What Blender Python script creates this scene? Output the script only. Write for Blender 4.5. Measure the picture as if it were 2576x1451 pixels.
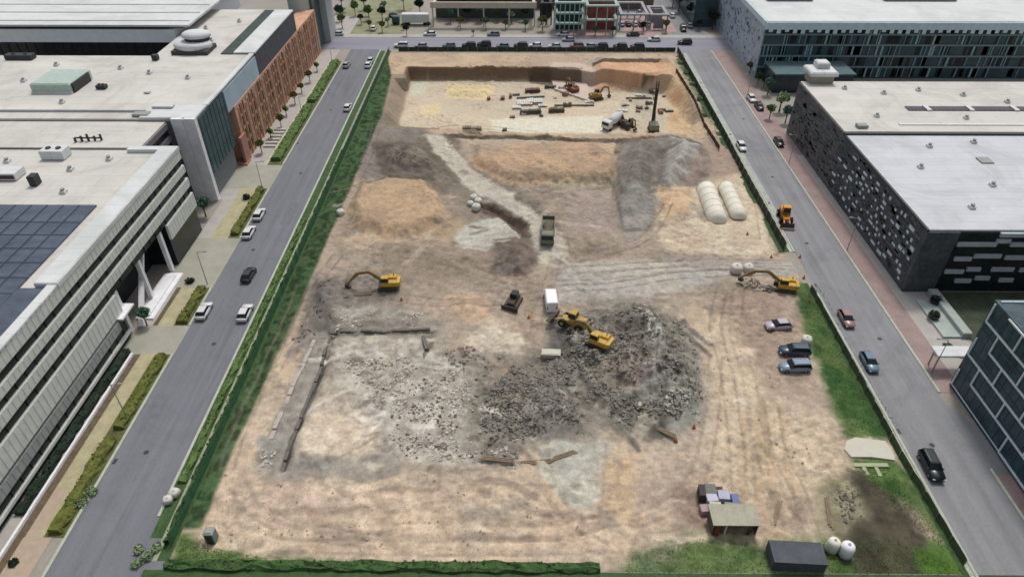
import bpy, math, random
import numpy as np
R = math.radians
random.seed(7); rng = np.random.default_rng(7)
for o in list(bpy.data.objects): bpy.data.objects.remove(o)
scene = bpy.context.scene
COL = scene.collection

# ---------------------------------------------------------------- camera
H = 75.0; F = 1716.0; UV = 1303.0; VV = -600.0      # height, focal length, vanishing point of the block (2576 px picture)
PITCH = math.atan((725.5-VV)/F); CP, SP = math.cos(PITCH), math.sin(PITCH)
YAW = math.atan((UV-1288)*CP/F)
cam_d = bpy.data.cameras.new('camera'); cam = bpy.data.objects.new('camera', cam_d); COL.objects.link(cam)
cam.location = (0, 0, H); cam.rotation_euler = (R(90)-PITCH, 0, YAW)
cam_d.sensor_width = 36; cam_d.lens = 36*F/2576; cam_d.clip_end = 3000; cam_d.clip_start = 1
scene.camera = cam

def G(u, v, z=0.0):
    """where the photograph's pixel (2576 wide) meets the level z"""
    a = (u-1288)/F; b = (v-725.5)/F
    x, y, zz = a, CP-b*SP, -(SP+b*CP)
    x, y = x*math.cos(YAW)-y*math.sin(YAW), x*math.sin(YAW)+y*math.cos(YAW)
    t = (H-z)/-zz
    return x*t, y*t

# ---------------------------------------------------------------- world, sun, exposure
SUN_EL, SUN_AZ = 64, 20      # azimuth from +Y towards +X
w = bpy.data.worlds.new('World'); scene.world = w; w.use_nodes = True
nt = w.node_tree; bg = nt.nodes['Background']
sky = nt.nodes.new('ShaderNodeTexSky'); sky.sky_type = 'NISHITA'; sky.sun_disc = False
sky.sun_elevation = R(SUN_EL); sky.sun_rotation = R(SUN_AZ)
sky.air_density = 1.0; sky.dust_density = 4.0; sky.ozone_density = 1.0
hs = nt.nodes.new('ShaderNodeHueSaturation'); hs.inputs['Saturation'].default_value = 0.42
nt.links.new(sky.outputs[0], hs.inputs['Color']); nt.links.new(hs.outputs[0], bg.inputs[0])
bg.inputs[1].default_value = 0.13
sd = bpy.data.lights.new('sun', 'SUN'); sd.energy = 1.7; sd.angle = R(9); sd.color = (1, .96, .9)
so = bpy.data.objects.new('sun', sd); COL.objects.link(so)
so.rotation_euler = (R(90-SUN_EL), 0, R(180-SUN_AZ))
so.location = (0, 0, 200)
vs = scene.view_settings; vs.view_transform = 'Standard'; vs.look = 'None'; vs.gamma = 1; vs.use_curve_mapping = False
vs.exposure = 0.0
scene.render.engine = 'CYCLES'; scene.cycles.filter_width = 1.6

# ---------------------------------------------------------------- helpers
def lin(c): return tuple((x/255/12.92 if x/255 <= .04045 else ((x/255+.055)/1.055)**2.4) for x in c)
K = 0.92
MATS = {}
def mat(name, rgb, rough=.8, amp=.12, scale=1.0, metal=0.0, bump=0.0, stretch=(1, 1, 1), k=None, spec=.35, fine=.0, fscale=6, tint=None, seam=None, stain=0):
    """procedural surface: base colour broken up by two noises, optional bump"""
    if name in MATS: return MATS[name]
    m = bpy.data.materials.new(name); m.use_nodes = True; n = m.node_tree.nodes; l = m.node_tree.links
    b = n['Principled BSDF']; b.inputs['Roughness'].default_value = rough; b.inputs['Metallic'].default_value = metal
    b.inputs['Specular IOR Level'].default_value = spec
    base = [min(.9, x*(K if k is None else k)) for x in lin(rgb)]
    tc = n.new('ShaderNodeTexCoord'); mp = n.new('ShaderNodeMapping'); mp.inputs['Scale'].default_value = stretch
    l.new(tc.outputs['Object'], mp.inputs[0])
    nz = n.new('ShaderNodeTexNoise'); nz.inputs['Scale'].default_value = scale; nz.inputs['Detail'].default_value = 5; nz.inputs['Roughness'].default_value = .62
    l.new(mp.outputs[0], nz.inputs[0])
    r = n.new('ShaderNodeValToRGB'); r.color_ramp.elements[0].position = .3; r.color_ramp.elements[1].position = .7
    t2 = tint or (1, 1, 1)
    r.color_ramp.elements[0].color = [min(.95, x*(1-amp)) for x in base]+[1]
    r.color_ramp.elements[1].color = [min(.95, x*(1+amp)*t) for x, t in zip(base, t2)]+[1]
    l.new(nz.outputs[0], r.inputs[0]); out = r.outputs[0]
    if fine:
        n2 = n.new('ShaderNodeTexNoise'); n2.inputs['Scale'].default_value = fscale; n2.inputs['Detail'].default_value = 3
        l.new(tc.outputs['Object'], n2.inputs[0])
        mr = n.new('ShaderNodeMapRange'); mr.inputs['From Min'].default_value = .3; mr.inputs['From Max'].default_value = .7
        mr.inputs['To Min'].default_value = 1-fine; mr.inputs['To Max'].default_value = 1+fine
        l.new(n2.outputs[0], mr.inputs[0])
        mx = n.new('ShaderNodeVectorMath'); mx.operation = 'SCALE'
        l.new(out, mx.inputs[0]); l.new(mr.outputs[0], mx.inputs['Scale']); out = mx.outputs[0]
    if stain:
        n3 = n.new('ShaderNodeTexNoise'); n3.inputs['Scale'].default_value = .07; n3.inputs['Detail'].default_value = 7; n3.inputs['Roughness'].default_value = .68; n3.inputs['Distortion'].default_value = 1.2
        l.new(tc.outputs['Object'], n3.inputs[0])
        m3 = n.new('ShaderNodeMapRange'); m3.inputs['From Min'].default_value = .46; m3.inputs['From Max'].default_value = .62; m3.inputs['To Min'].default_value = 1; m3.inputs['To Max'].default_value = 1-stain
        l.new(n3.outputs[0], m3.inputs[0]); x3 = n.new('ShaderNodeVectorMath'); x3.operation = 'SCALE'; l.new(out, x3.inputs[0]); l.new(m3.outputs[0], x3.inputs['Scale']); out = x3.outputs[0]
    if seam:
        bk = n.new('ShaderNodeTexBrick'); bk.inputs['Scale'].default_value = 1; bk.inputs['Brick Width'].default_value = seam[0]; bk.inputs['Row Height'].default_value = seam[1]
        bk.inputs['Mortar Size'].default_value = .09; bk.inputs['Mortar Smooth'].default_value = .5; bk.inputs['Color1'].default_value = (1,1,1,1); bk.inputs['Color2'].default_value = (.955,.955,.955,1); bk.inputs['Mortar'].default_value = (.82,.82,.82,1)
        l.new(tc.outputs['Object'], bk.inputs[0]); x4 = n.new('ShaderNodeVectorMath'); x4.operation = 'MULTIPLY'; l.new(out, x4.inputs[0]); l.new(bk.outputs[0], x4.inputs[1]); out = x4.outputs[0]
    l.new(out, b.inputs['Base Color'])
    if bump:
        bp = n.new('ShaderNodeBump'); bp.inputs['Strength'].default_value = bump; bp.inputs['Distance'].default_value = .1
        l.new(nz.outputs[0], bp.inputs['Height']); l.new(bp.outputs[0], b.inputs['Normal'])
    MATS[name] = m; return m

class MB:
    def __init__(s): s.v = []; s.f = []
    def add(s, vs, fs):
        o = len(s.v); s.v += [tuple(x) for x in vs]; s.f += [tuple(i+o for i in f) for f in fs]; return s
    def box(s, x0, x1, y0, y1, z0, z1):
        return s.add([(x0,y0,z0),(x1,y0,z0),(x1,y1,z0),(x0,y1,z0),(x0,y0,z1),(x1,y0,z1),(x1,y1,z1),(x0,y1,z1)],
            [(0,3,2,1),(4,5,6,7),(0,1,5,4),(1,2,6,5),(2,3,7,6),(3,0,4,7)])
    def bev(s, x0, x1, y0, y1, z0, z1, b=.08):
        """box with chamfered top edges"""
        return s.add([(x0,y0,z0),(x1,y0,z0),(x1,y1,z0),(x0,y1,z0),(x0,y0,z1-b),(x1,y0,z1-b),(x1,y1,z1-b),(x0,y1,z1-b),
            (x0+b,y0+b,z1),(x1-b,y0+b,z1),(x1-b,y1-b,z1),(x0+b,y1-b,z1)],
            [(0,3,2,1),(0,1,5,4),(1,2,6,5),(2,3,7,6),(3,0,4,7),(4,5,9,8),(5,6,10,9),(6,7,11,10),(7,4,8,11),(8,9,10,11)])
    def prism(s, pts, z0, z1):
        n = len(pts)
        a = sum(pts[i][0]*pts[(i+1)%n][1]-pts[(i+1)%n][0]*pts[i][1] for i in range(n))
        if a < 0: pts = pts[::-1]
        return s.add([(x,y,z0) for x,y in pts]+[(x,y,z1) for x,y in pts],
            [tuple(range(n))[::-1], tuple(range(n,2*n))]+[(i,(i+1)%n,n+(i+1)%n,n+i) for i in range(n)])
    def side(s, pts, x0, x1):
        """polygon in y-z pushed along x"""
        n = len(pts)
        return s.add([(x0,y,z) for y,z in pts]+[(x1,y,z) for y,z in pts],
            [tuple(range(n)), tuple(range(n,2*n))[::-1]]+[(i,n+i,n+(i+1)%n,(i+1)%n) for i in range(n)])
    def cyl(s, p, r, h, axis='z', n=14, r2=None, cap=True):
        r2 = r if r2 is None else r2; vs = []
        for rr, t in ((r, 0), (r2, h)):
            for i in range(n):
                a = 2*math.pi*i/n; c, d = rr*math.cos(a), rr*math.sin(a)
                vs.append({'z': (p[0]+c,p[1]+d,p[2]+t), 'x': (p[0]+t,p[1]+c,p[2]+d), 'y': (p[0]+c,p[1]+t,p[2]+d)}[axis])
        fs = [(i,(i+1)%n,n+(i+1)%n,n+i) for i in range(n)]
        if cap: fs += [tuple(range(n))[::-1], tuple(range(n,2*n))]
        return s.add(vs, fs)
    def rings(s, rings, close=True):
        n = len(rings[0]); vs = [p for r in rings for p in r]; fs = []
        for k in range(len(rings)-1):
            fs += [(k*n+i, k*n+(i+1)%n, (k+1)*n+(i+1)%n, (k+1)*n+i) for i in range(n)]
        if close: fs += [tuple(range(n))[::-1], tuple(range((len(rings)-1)*n, len(rings)*n))]
        return s.add(vs, fs)
    def bar(s, a, b, t):
        """square bar from a to b"""
        a = np.array(a, float); b = np.array(b, float); d = b-a; d /= np.linalg.norm(d)
        u = np.cross(d, (0,0,1.0));
        if np.linalg.norm(u) < .1: u = np.cross(d, (1.0,0,0))
        u /= np.linalg.norm(u); w_ = np.cross(d, u); t /= 2
        return s.rings([[tuple(p+t*(i*u+j*w_)) for i, j in ((-1,-1),(1,-1),(1,1),(-1,1))] for p in (a, b)])
    def dome(s, p, rx, ry, rz, n=14, m=5, full=False, jit=0):
        rg = []
        for k in range(m):
            ph = (math.pi/2)*k/m if not full else -math.pi/2+math.pi*(k+.5)/m
            rg.append([(p[0]+rx*math.cos(ph)*math.cos(2*math.pi*i/n)*(1+random.uniform(-jit,jit)), p[1]+ry*math.cos(ph)*math.sin(2*math.pi*i/n)*(1+random.uniform(-jit,jit)), p[2]+rz*math.sin(ph)) for i in range(n)])
        s.rings(rg); return s
    def build(s, name, m, parent=None, smooth=False, off=None):
        if off is not None: s.v = [(x-off[0],y-off[1],z-off[2]) for x,y,z in s.v]
        me = bpy.data.meshes.new(name); me.from_pydata(s.v, [], s.f); me.update()
        if m: me.materials.append(m)
        if smooth: me.polygons.foreach_set('use_smooth', [True]*len(me.polygons))
        o = bpy.data.objects.new(name, me); COL.objects.link(o)
        if parent is not None: o.parent = parent
        return o

def tag(o, label=None, cat=None, group=None, kind=None):
    if label: o['label'] = label
    if cat: o['category'] = cat
    if group: o['group'] = group
    if kind: o['kind'] = kind
    return o
def thing(name, label, cat, loc=(0,0,0), rz=0, group=None):
    o = bpy.data.objects.new(name, None); COL.objects.link(o); o.location = loc; o.rotation_euler = (0,0,rz)
    o.empty_display_size = .5
    return tag(o, label, cat, group)
def struct(name, mb, m): return tag(mb.build(name, m), kind='structure')
CH = {}
def dup(o, loc=None, rz=None, label=None, group=None, scale=None, recol=None, parent=None):
    c = o.copy(); COL.objects.link(c); c.parent = parent
    if recol and o.name.split('.')[0] in recol and o.data:
        c.data = o.data.copy(); c.data.materials[0] = recol[o.name.split('.')[0]]
    for ch in [x for x in list(bpy.data.objects) if x.parent == o]: dup(ch, parent=c, recol=recol)
    if loc is not None: c.location = loc
    if rz is not None: c.rotation_euler = (0,0,rz)
    if label: c['label'] = label
    if group: c['group'] = group
    if scale: c.scale = scale
    return c

# ---- numpy noise
def _h(ix, iy, s):
    n = (ix*374761393 + iy*668265263 + s*144664) & 0x7fffffff
    n = ((n ^ (n >> 13))*1274126177) & 0x7fffffff
    return ((n ^ (n >> 16)) & 0xffff)/65535.0
def vnoise(x, y, s=0):
    ix = np.floor(x).astype(np.int64); iy = np.floor(y).astype(np.int64); fx = x-ix; fy = y-iy
    fx = fx*fx*(3-2*fx); fy = fy*fy*(3-2*fy)
    a = _h(ix,iy,s); b = _h(ix+1,iy,s); c = _h(ix,iy+1,s); d = _h(ix+1,iy+1,s)
    return (a*(1-fx)+b*fx)*(1-fy)+(c*(1-fx)+d*fx)*fy
def fbm(x, y, s=0, o=4):
    t = 0; a = .5; tot = 0
    for k in range(o): t = t+a*vnoise(x*2**k+k*17.3, y*2**k-k*9.1, s+k); tot += a; a *= .55
    return t/tot
def sdb(px, py, poly, mg=9.0):
    p = np.array(poly); k = np.where((px > p[:,0].min()-mg) & (px < p[:,0].max()+mg) & (py > p[:,1].min()-mg) & (py < p[:,1].max()+mg))[0]
    d = np.full(px.shape, -mg); d[k] = sdist(px[k], py[k], poly); return d
def sstep(x, a, b):
    t = np.clip((x-a)/(b-a), 0, 1); return t*t*(3-2*t)
def sdist(px, py, poly):
    """signed distance to polygon, positive inside"""
    d = np.full(px.shape, 1e9); ins = np.zeros(px.shape, bool); n = len(poly)
    for i in range(n):
        ax, ay = poly[i]; bx, by = poly[(i+1)%n]
        ex, ey = bx-ax, by-ay; wx, wy = px-ax, py-ay
        t = np.clip((wx*ex+wy*ey)/(ex*ex+ey*ey+1e-9), 0, 1)
        d = np.minimum(d, (wx-ex*t)**2+(wy-ey*t)**2)
        c = (ay > py) != (by > py)
        with np.errstate(divide='ignore', invalid='ignore'):
            ins ^= c & (px < (bx-ax)*(py-ay)/((by-ay) if by != ay else 1e-9)+ax)
    d = np.sqrt(d); return np.where(ins, d, -d)

# ================================================================ SETTING: ground, roads, pavements
XA, XB, YA, YB = -41.0, 52.2, 43.0, 222.6        # the building site
XL0, XL1, XR0, XR1 = -54.6, -44.9, 53.9, 63.5     # the two streets
M_ground = mat('ground', (150,145,135), amp=.15, scale=.05, fine=.1, fscale=2)
g = MB()
for x0, x1, y0, y1 in ((-900,XA,-200,1500),(XB,900,-200,1500),(XA,XB,-200,YA),(XA,XB,YB,1500)): g.add([(x0,y0,-.03),(x1,y0,-.03),(x1,y1,-.03),(x0,y1,-.03)], [(0,1,2,3)])
struct('ground', g, M_ground)
def sheet(name, rects, z, m):
    s = MB()
    for r in rects:
        if len(r) == 4 and not hasattr(r[0], '__len__'):
            x0,x1,y0,y1 = r; s.add([(x0,y0,z),(x1,y0,z),(x1,y1,z),(x0,y1,z)], [(0,1,2,3)])
        else: s.add([(x,y,z) for x,y in r], [tuple(range(len(r)))])
    return struct(name, s, m)
M_road = mat('asphalt', (116,118,124), rough=.85, amp=.15, scale=.4, stretch=(2.2,.07,1), fine=.06, fscale=2.6, stain=.12)
M_road2 = mat('asphalt_right', (137,138,141), rough=.85, amp=.17, scale=.35, stretch=(2.2,.07,1), fine=.07, fscale=2.4, stain=.16)
M_road3 = mat('asphalt_cross', (138,137,148), rough=.85, amp=.12, scale=.2, stretch=(.15,1.4,1), fine=.1)
sheet('road', [(XL0,XL1,-30,225.3),(XL0-3,XL1+3,237.5,420)], .004, M_road)
sheet('road', [(XR0,XR1,20,225.3),(XR0,XR1+2,237.5,420)], .004, M_road2)
sheet('road', [(-160,200,225.3,237.5)], .006, M_road3)
sheet('road_patch', [(-53.8,-51.6,66,71),(-50.2,-48.6,91,95.5),(-48.4,-46.2,118,127),(-53.4,-51.8,150,161)], .009, mat('patch', (110,112,118), amp=.15, fine=.1))

mh = MB()
for x, y in ((-50.6,60),(-49.1,82),(-51.0,109),(-49.6,140),(-50.4,176),(57.8,62),(59.8,84),(57.2,112),(58.4,139),(60.2,171)): mh.cyl((x,y,.0095), .38, .004, n=14)
for y in (58,92,121,155,190): mh.box(-54.45,-53.95,y,y+.9,.0095,.013); mh.box(54.1,54.5,y+6,y+6.9,.0095,.013)
tag(mh.build('road_covers', mat('cast_iron', (58,58,60), rough=.6)), kind='structure')
# corner flare at the bottom of the left street, and a widening of the right street
sheet('road', [[(-44.9,53.5),(-42.6,47.5),(-40.2,43.5),(-40,30),(-44.9,30)]], .008, M_road)
sheet('road', [[(63.5,70),(67.5,62),(68.5,52),(68.5,30),(63.5,30)]], .008, M_road2)
M_curb = mat('curb', (176,182,168), amp=.14, scale=.8, fine=.1)
M_pave = mat('pavement', (172,168,162), amp=.10, scale=.5, fine=.08)
M_brickpave = mat('brick_pavement', (152,132,128), amp=.14, scale=.35, fine=.12, fscale=3)
M_soil = mat('soil', (98,84,66), amp=.3, scale=1.2, fine=.2)
M_dry = mat('dry_grass', (172,165,132), amp=.18, scale=.6, fine=.15)
M_grass = mat('grass', (58,84,44), amp=.35, scale=.8, fine=.3, fscale=5)
M_dgrass = mat('olive_ground', (92,94,56), amp=.3, scale=.8, fine=.3, fscale=5)
cb = MB()
for x0, y0, y1 in ((XL0-.4,0,79.5),(XL0-.4,86.5,97),(XL0-.4,113,133),(XL0-.4,144,214),(XL1,50,225),(XR0-.35,30,96),(XR0-.35,109,218),(XR1,30,58),(XR1,72,225)):
    cb.box(x0, x0+.38, y0, y1, -.02, .13)
cb.box(-38,52,225.0,225.3,-.02,.13); cb.box(-38,50,237.5,237.8,-.02,.13)
struct('kerb', cb, M_curb)
# left street verge
sheet('pavement', [(-63.2,-61.0,30,97),(-63.4,-57.5,113,128),(-72,-57.5,128,133),(-63.7,-58.9,144,214)], .012, M_pave)
sheet('driveway', [(-68,XL0,133,144),(-63.2,XL0,97,113),(-63.2,XL0,79.5,86.5)], .016, mat('driveway', (160,158,145), amp=.12, scale=.3, fine=.1))
sheet('path', [(-59.1,-58.5,144,214)], .02, mat('path', (190,188,160), amp=.1))
sheet('soil_bed', [(-61.0,-59.9,30,79.5),(-61.0,-60.2,86.5,97)], .012, M_soil)
sheet('dry_lawn', [(-59.9,-57.6,46,79.5),(-60.2,-57.5,86.5,97),(-60.8,-57.3,113,133)], .014, M_dry)
sheet('verge', [(-57.6,XL0-.4,47,79.5),(-57.5,XL0-.4,86.5,97),(-57.3,XL0-.4,113,133),(-58.5,XL0-.4,144,214)], .014, M_dgrass)
sheet('clay_path', [(-60,-56.5,30,47),(-59.9,-58.2,47,54)], .018, mat('clay_path', (176,158,140), amp=.12))
sheet('verge_right_of_street', [(XL1+.38,-43.0,47,224)], .014, M_grass)
sheet('verge', [(-43.5,60,20,42.9)], .010, M_grass)
sheet('footpath', [(-43.0,-42.45,44,160)], .02, mat('footpath', (150,158,130), amp=.15, scale=1))
sheet('verge_strip', [(-42.45,XA,44,224)], .016, M_grass)
# right street edges
sheet('gravel_shoulder', [(XR0+.02,XR0+1.1,120,222)], .0085, mat('pale_gravel', (166,172,166), amp=.2, scale=.5, fine=.12))
sheet('pavement', [(52.9,XR0-.35,109,220),(53.0,XR0-.35,30,96)], .02, mat('pale_walk', (178,184,168), amp=.15, scale=.5, fine=.12))
sheet('verge', [(XB-1.2,52.9,109,220)], .012, M_grass)
sheet('verge', [(XB,53.0,30,99)], .012, M_grass)
sheet('brick_pavement', [(63.85,69,72,225),(68.5,76,42,72),(63.9,68.5,30,57)], .012, M_brickpave)
sheet('pavement', [(67.4,69,72,150),(69,74,77,97)], .018, M_pave)
sheet('garden_bed', [(74.6,120,62,96.6)], .014, mat('garden', (62,72,54), amp=.4, scale=.5, fine=.3))
# far side of the crossing street
sheet('pavement', [(-140,150,237.8,241)], .012, M_pave)
sheet('pavement', [(-70,-58,214,225),(-100,-58,237.8,262)], .02, M_pave)
sheet('lawn', [(-58,-40,241,300),(-66,-59,241,420)], .018, mat('pale_lawn', (134,136,106), amp=.25, scale=.3, fine=.2))
sheet('red_plaza', [(14,32,238.2,246),(38,48,238.2,262),(48,56,244,262)], .022, mat('red_paving', (168,142,138), amp=.16, scale=.4, fine=.12))
sheet('car_park', [(35,52,246,330),(-30,12,262,330)], .016, mat('car_park', (138,138,142), amp=.14, scale=.3, fine=.1))

# ---- excavated site, one height field painted with its own soils and some edge shade
st = .23
nx, ny = int((XB-XA)/st)+1, int((YB-YA)/st)+1
gx, gy = np.meshgrid(np.linspace(XA, XB, nx), np.linspace(YA, YB, ny))
PX, PY = gx.ravel(), gy.ravel()
wx = PX+(fbm(PX*.35, PY*.35, 11)-.5)*2.0+(fbm(PX*1.4, PY*1.4, 51, 3)-.5)*.9; wy = PY+(fbm(PX*.35+40, PY*.35, 12)-.5)*2.6+(fbm(PX*1.4+9, PY*1.4, 52, 3)-.5)*1.1
hx = PX+(fbm(PX*.2, PY*.2, 11)-.5)*3.0; hy = PY+(fbm(PX*.2+40, PY*.2, 12)-.5)*3.0
Z = (fbm(PX*.12, PY*.12, 3)-.5)*.9
def C(*rgb): return np.array(lin(rgb))
base_n = fbm(PX*.09, PY*.07, 21)[:,None]
colr = C(186,166,146)*(1-base_n)+C(166,153,139)*base_n
n2 = sstep(fbm(PX*.3, PY*.22, 31), .45, .66)[:,None]; colr = colr*(1-n2*.45)+C(150,134,122)*n2*.45
warm = sstep(fbm(PX*.16+9, PY*.2, 33), .55, .7)[:,None]; colr = colr*(1-warm*.4)+C(200,172,142)*warm*.4
def P_(pts, z=0): return [G(u, v, z) for u, v in pts]
def paint(pts, rgb, feather=1.2, amt=1.0, z=0, rgb2=None, ns=.4, warp=True, seed=5):
    global colr
    d = sdb(wx if warp else PX, wy if warp else PY, P_(pts, z)); a = (sstep(d, -feather/2, feather/2)*amt)[:,None]
    c = C(*rgb)
    if rgb2:
        t = sstep(fbm(PX*ns, PY*ns*.8, seed), .35, .65)[:,None]; c = c*(1-t)+C(*rgb2)*t
    colr = colr*(1-a)+c*a
    return d
def raise_(pts, h, width, z=0, rough=0, rs=.5, seed=8, warp=True):
    global Z
    d = sdb(hx if warp else PX, hy if warp else PY, P_(pts, z)); a = sstep(d, -width*.35, width*1.1)
    Z = Z+a*h*(1+rough*(fbm(PX*rs, PY*rs, seed)-.5)*2)
    return d
def stroke(pts, width, rgb, amt=.6, dh=0, z=0, world=False, jit=.25):
    """a line in the soil (worn wheel rut, cut, crest, or shade painted along an edge) following a smoothed run of points"""
    global Z
    p = np.array(pts if world else P_(pts, z)); q = [p[0]]
    for i in range(len(p)-1):
        p0, p1, p2, p3 = p[max(0,i-1)], p[i], p[i+1], p[min(len(p)-1,i+2)]
        for t in np.linspace(.17, 1, 6): q.append(.5*((2*p1)+(-p0+p2)*t+(2*p0-5*p1+4*p2-p3)*t*t+(-p0+3*p1-3*p2+p3)*t**3))
    q = np.array(q); k = np.where((PX > q[:,0].min()-3) & (PX < q[:,0].max()+3) & (PY > q[:,1].min()-3) & (PY < q[:,1].max()+3))[0]
    x = PX[k]+(wx[k]-PX[k])*jit; y = PY[k]+(wy[k]-PY[k])*jit; d = np.full(len(k), 1e9)
    for a_, b_ in zip(q, q[1:]):
        e = b_-a_; t = np.clip(((x-a_[0])*e[0]+(y-a_[1])*e[1])/(e@e+1e-9), 0, 1); d = np.minimum(d, (x-a_[0]-e[0]*t)**2+(y-a_[1]-e[1]*t)**2)
    f = 1-sstep(np.sqrt(d), width*.35, width*.75); f = f*(.55+.9*vnoise(x*.5, y*.5, 5)); a = np.clip(f*amt, 0, 1)[:,None]
    colr[k] = colr[k]*(1-a)+C(*rgb)*a; Z[k] += f*dh
def ruts(pts, gauge=1.9, w_=.42, rgb=(132,116,102), amt=.5, z=0):
    p = np.array(P_(pts, z)); t = np.gradient(p, axis=0); t /= np.linalg.norm(t, axis=1)[:,None]+1e-9; nn = np.stack([-t[:,1], t[:,0]], 1)
    for s_ in (-.5, .5): stroke(p+nn*gauge*s_, w_, rgb, amt, -.07, world=True, jit=.12)
# -- tone regions, far to near
BR, DK = (140,126,112), (112,104,96)
paint([(900,430),(1790,430),(1930,650),(1840,760),(1700,780),(1300,800),(1000,800),(760,830),(830,620)], (160,146,132), 8, .8, rgb2=(138,126,116), ns=.12)
paint([(985,140),(1700,140),(1790,330),(1790,420),(900,430)], (190,166,140), 3, .8, rgb2=(170,150,132), ns=.15)
paint([(975,270),(1035,300),(1100,345),(1060,450),(900,450),(905,380),(930,300)], (132,124,118), 3, 1, rgb2=(118,110,104), ns=.2)
# far pit: floor 4 m down
pit = [(1035,203),(1335,203),(1380,205),(1490,215),(1660,235),(1735,320),(1690,352),(1560,352),(1330,352),(1170,340),(1085,338),(1040,335),(1000,335)]
pit = P_(pit, -4)
pit2 = [(x, y) for x, y in pit]
d = sdist(PX+(fbm(PX*.3,PY*.3,61)-.5)*1.2, PY+(fbm(PX*.3,PY*.3,62)-.5)*1.0, pit2)
slope_w = np.where((PY > 200), .7, 5.0)                       # sheer at the back, sloped on the sides and front
front = sstep(PY, 150, 172)
pz = sstep(d, -slope_w, .0)
Z = Z*(1-.7*pz) - 4.0*pz
a = sstep(d, -1.5, .8)[:,None]
fl = fbm(PX*.12, PY*.2, 71)[:,None]
colr = colr*(1-a)+(C(204,186,164)*(1-fl)+C(176,166,150)*fl)*a
wall = (sstep(d, -1.6, -.9)*(1-sstep(d, -.3, .3))*(PY > 200))[:,None]; colr = colr*(1-wall)+C(116,98,80)*wall  # back wall: dark moist soil, with its shade mixed into the colour
ls = (sstep(d, -6.5, -5)*(1-sstep(d, -.8, .3))*(PX < -20)*(PY < 203))[:,None]; colr = colr*(1-ls*.85)+(C(124,112,100)*fl+C(146,132,116)*(1-fl))*ls*.85
for pts, c in (([(1125,215),(1245,215),(1240,250),(1120,248)], (212,190,150)), ([(1130,232),(1215,232),(1212,243),(1128,243)], (190,176,138)),
               ([(1060,262),(1110,262),(1105,290),(1055,288)], (208,190,152)), ([(1230,300),(1520,290),(1530,335),(1240,332)], (210,206,190)),
               ([(1385,190),(1450,188),(1520,210),(1510,265),(1390,225)], (196,176,164)), ([(1040,205),(1075,205),(1070,240),(1035,240)], (192,190,172))):
    paint(c and pts, c, 1.5, .8, z=-4)
# benches at the right of the pit
paint([(1490,165),(1680,168),(1690,212),(1500,215)], (206,164,132), 2, .9, z=-2, rgb2=(188,150,122), ns=.25)
paint([(1475,150),(1680,152),(1685,163),(1480,162)], (150,150,145), 1, .9)
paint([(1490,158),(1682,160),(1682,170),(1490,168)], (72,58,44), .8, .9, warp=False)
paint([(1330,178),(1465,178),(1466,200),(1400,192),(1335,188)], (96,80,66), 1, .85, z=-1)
raise_([(1490,172),(1680,174),(1700,230),(1500,222)], 1.6, 3, z=-3)
paint([(1655,165),(1700,180),(1735,250),(1740,330),(1680,320),(1690,240)], (196,170,136), 2, .8, z=-1, rgb2=(186,146,112), ns=.3)
paint([(1560,255),(1640,240),(1650,300),(1560,330)], (184,176,158), 2, .8, z=-4, rgb2=(160,152,136), ns=.3)
for pts in ([(1110,337),(1310,340),(1470,347),(1580,346),(1580,354),(1440,356),(1300,352),(1110,348)], [(1165,318),(1212,318),(1212,336),(1165,336)],  # long strip: shade below the pit's front lip, painted in
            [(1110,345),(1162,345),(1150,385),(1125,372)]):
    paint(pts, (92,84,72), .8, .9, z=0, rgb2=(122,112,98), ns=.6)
stroke([(1112,342),(1230,343),(1330,346),(1450,352),(1570,352),(1640,346)], 2.0, (84,74,62), .9, -.3)  # shade under the front lip painted as a dark line
stroke([(1560,352),(1545,420),(1552,500)], 1.6, (92,82,74), .8, -.3)  # shade along the orange terrace's edge, painted in
stroke([(1600,560),(1590,480),(1610,400),(1680,360),(1740,375),(1745,420),(1700,470)], 6.5, (116,110,104), .98, .7); stroke([(1625,520),(1628,440),(1660,395),(1700,385)], 2.2, (92,86,82), .7, -.4); stroke([(1700,350),(1765,372),(1775,410),(1730,470),(1670,500)], 1.4, (100,92,84), .6)
# left grey-brown area and dark heaps
paint([(930,355),(1060,360),(1150,420),(1060,470),(960,440)], (104,94,87), 2, .95, rgb2=(80,72,66), ns=.4)
raise_([(955,362),(1050,366),(1120,430),(980,430)], 1.6, 3, rough=.7)
paint([(1035,372),(1075,372),(1075,400),(1030,400)], (150,148,132), 1, .8)
# haul road
paint([(960,340),(1140,345),(1260,440),(1420,560),(1440,640),(1300,600),(1180,520),(1090,470),(980,440)], (126,116,106), 4, .75, rgb2=(104,96,88), ns=.3)
paint([(1065,340),(1110,340),(1190,430),(1330,520),(1400,590),(1400,650),(1330,650),(1320,580),(1220,510),(1140,440)], (184,176,160), 1.6, 1, rgb2=(178,171,158), ns=.3)
paint([(1070,340),(1108,340),(1185,425),(1290,490),(1420,590),(1430,680),(1340,660),(1325,585),(1235,515),(1150,450)], (190,183,170), 1.2, .9, rgb2=(180,172,160), ns=.25)
stroke([(1215,500),(1270,530),(1310,560),(1325,590)], 2.2, (100,86,78), .9, -.3)  # shadow arc beside the haul road, painted into the soil colour
stroke([(1060,350),(1095,400),(1150,455)], 2.0, (112,104,92), .7)
stroke([(905,470),(960,452),(1060,455),(1110,490)], 1.4, (120,104,90), .6); stroke([(870,590),(960,600),(1080,600),(1120,580)], 1.5, (146,122,98), .7); stroke([(940,605),(1060,612),(1230,628)], 1.8, (106,92,80), .7, -.2)  # edge shade around and below the sand plateau, painted in
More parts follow.
